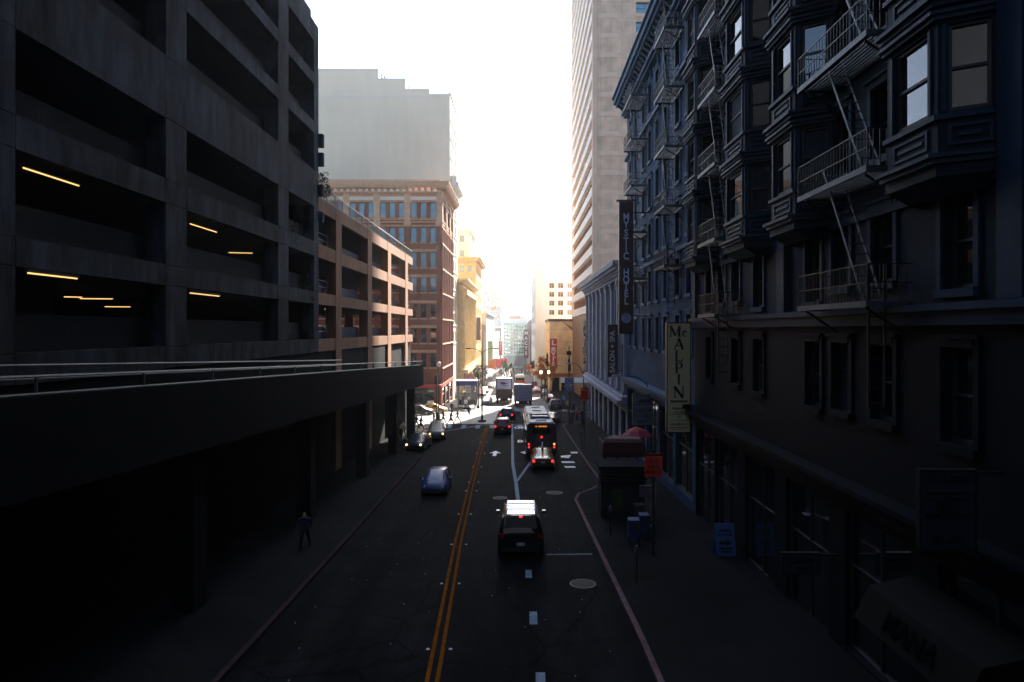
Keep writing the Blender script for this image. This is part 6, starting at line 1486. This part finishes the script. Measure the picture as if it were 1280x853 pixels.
# big dark signs at the far right
dark_sign = mat('dark blue sign board',(.02,.026,.05),.6,.2,2); dim_txt = mat('dim letters',(.008,.009,.012),.6)
Y6 = 12.6; TS = blade('shop_sign','large dim menu sign reading mexican food hanging over the dark storefront',xat(1152,Y6),xat(1218,Y6),zat(686,Y6),zat(590,Y6),Y6,dark_sign,
   [('TAQUERIA',.21,0,.6,.85),('MEXICAN FOOD',.15,0,-.12,.8),('421-3781',.2,0,-.58,.9)],dim_txt,.1,(9.5,zat(592,Y6)))
mb = MB(); xc = xat(1185,Y6)
for z in (.34,.22): mb.box(xc-.42,xc+.42,Y6-.01,Y6-.002,zat(638,Y6)+z-.03,zat(638,Y6)+z+.03)
mb.lathe([(.26,0),(.26,-.008),(.01,-.009)],4,(xc,Y6-.002,zat(633,Y6)),'y')
obj('sign_mark', mb, dim_txt, TS)
Y7 = 19; blade('shop_sign','small dim cleaners sign hanging low beside the dark shop awning',xat(979,Y7),xat(1023,Y7),zat(716,Y7),zat(693,Y7),Y7,dark_sign,[('CLEANERS',.2,0,.07,.8),('397-6733',.12,.1,-.14,1)],mat('grey letters',(.006,.006,.008),.9,spec=.0),.1,(9.5,zat(694,Y7)))
Y8 = 13.4; t = thing('awning','dark sloping shop awning with four big letters below the menu sign','awning',(9.0,Y8,zat(790,Y8)))
ax0, ax1 = 8.0, 9.45
mb = MB(); za = -6.9; mb.hexa([(8.0,11.6,za),(9.48,11.6,za),(9.48,15.4,za),(8.0,15.4,za),(8.35,11.6,za+.75),(9.48,11.6,za+1.0),(9.48,15.4,za+1.0),(8.35,15.4,za+.75)]); obj('canopy', mb, mat('dark olive awning cloth',(.006,.006,.006),.8,.2,2,spec=.1), t)
me = text_mesh('MANA',.62,.005,1); me.transform(Matrix.Translation((7.98+.16,13.5,za+.36)) @ Matrix.Rotation(R(-90),4,'Z') @ Matrix.Rotation(R(65),4,'X')); obj('lettering', me, mat('grey letters',(.0055,.0055,.007)), t)
# litter bin and parking meters along the bus lane kerb, hydrant-like small posts
def meter(label, x, y):
    g0 = gz(y)+.125; t = thing('parking_meter', label, 'parking meter', (x,y,g0), 'parking meters along the bus lane kerb')
    mb = MB(); mb.tube([(x,y,g0),(x,y,g0+1.1)],.03,6); obj('post', mb, iron, t)
    mb = MB(); mb.lathe([(.07,0),(.1,.08),(.1,.22),(.05,.32),(.01,.33)],10,(x,y,g0+1.08)); obj('head', mb, iron_worn, t)
meter('parking meter at the kerb directly in front of the kiosk',4.3,31); meter('parking meter at the kerb opposite the dark van, nearest the camera',4.4,24.5); meter('parking meter at the kerb before the blue grey stone building',5.8,62)
# ------------------------------------------------------------------ air
mb = MB(); mb.box(-420,420,-72,760,-33,112)
hz = obj('haze', mb, None); hz['kind'] = 'stuff'; hz['label'] = 'thin sunlit haze filling the street'; hz['category'] = 'haze'
hm = bpy.data.materials.new('haze'); hm.use_nodes = True; nt = hm.node_tree; nt.nodes.remove(nt.nodes['Principled BSDF'])
pv = nt.nodes.new('ShaderNodeVolumePrincipled'); pv.inputs['Density'].default_value = HAZE; pv.inputs['Color'].default_value = (.90,.95,1,1); pv.inputs['Anisotropy'].default_value = .72
nt.links.new(pv.outputs[0], nt.nodes['Material Output'].inputs['Volume']); hz.data.materials.append(hm)
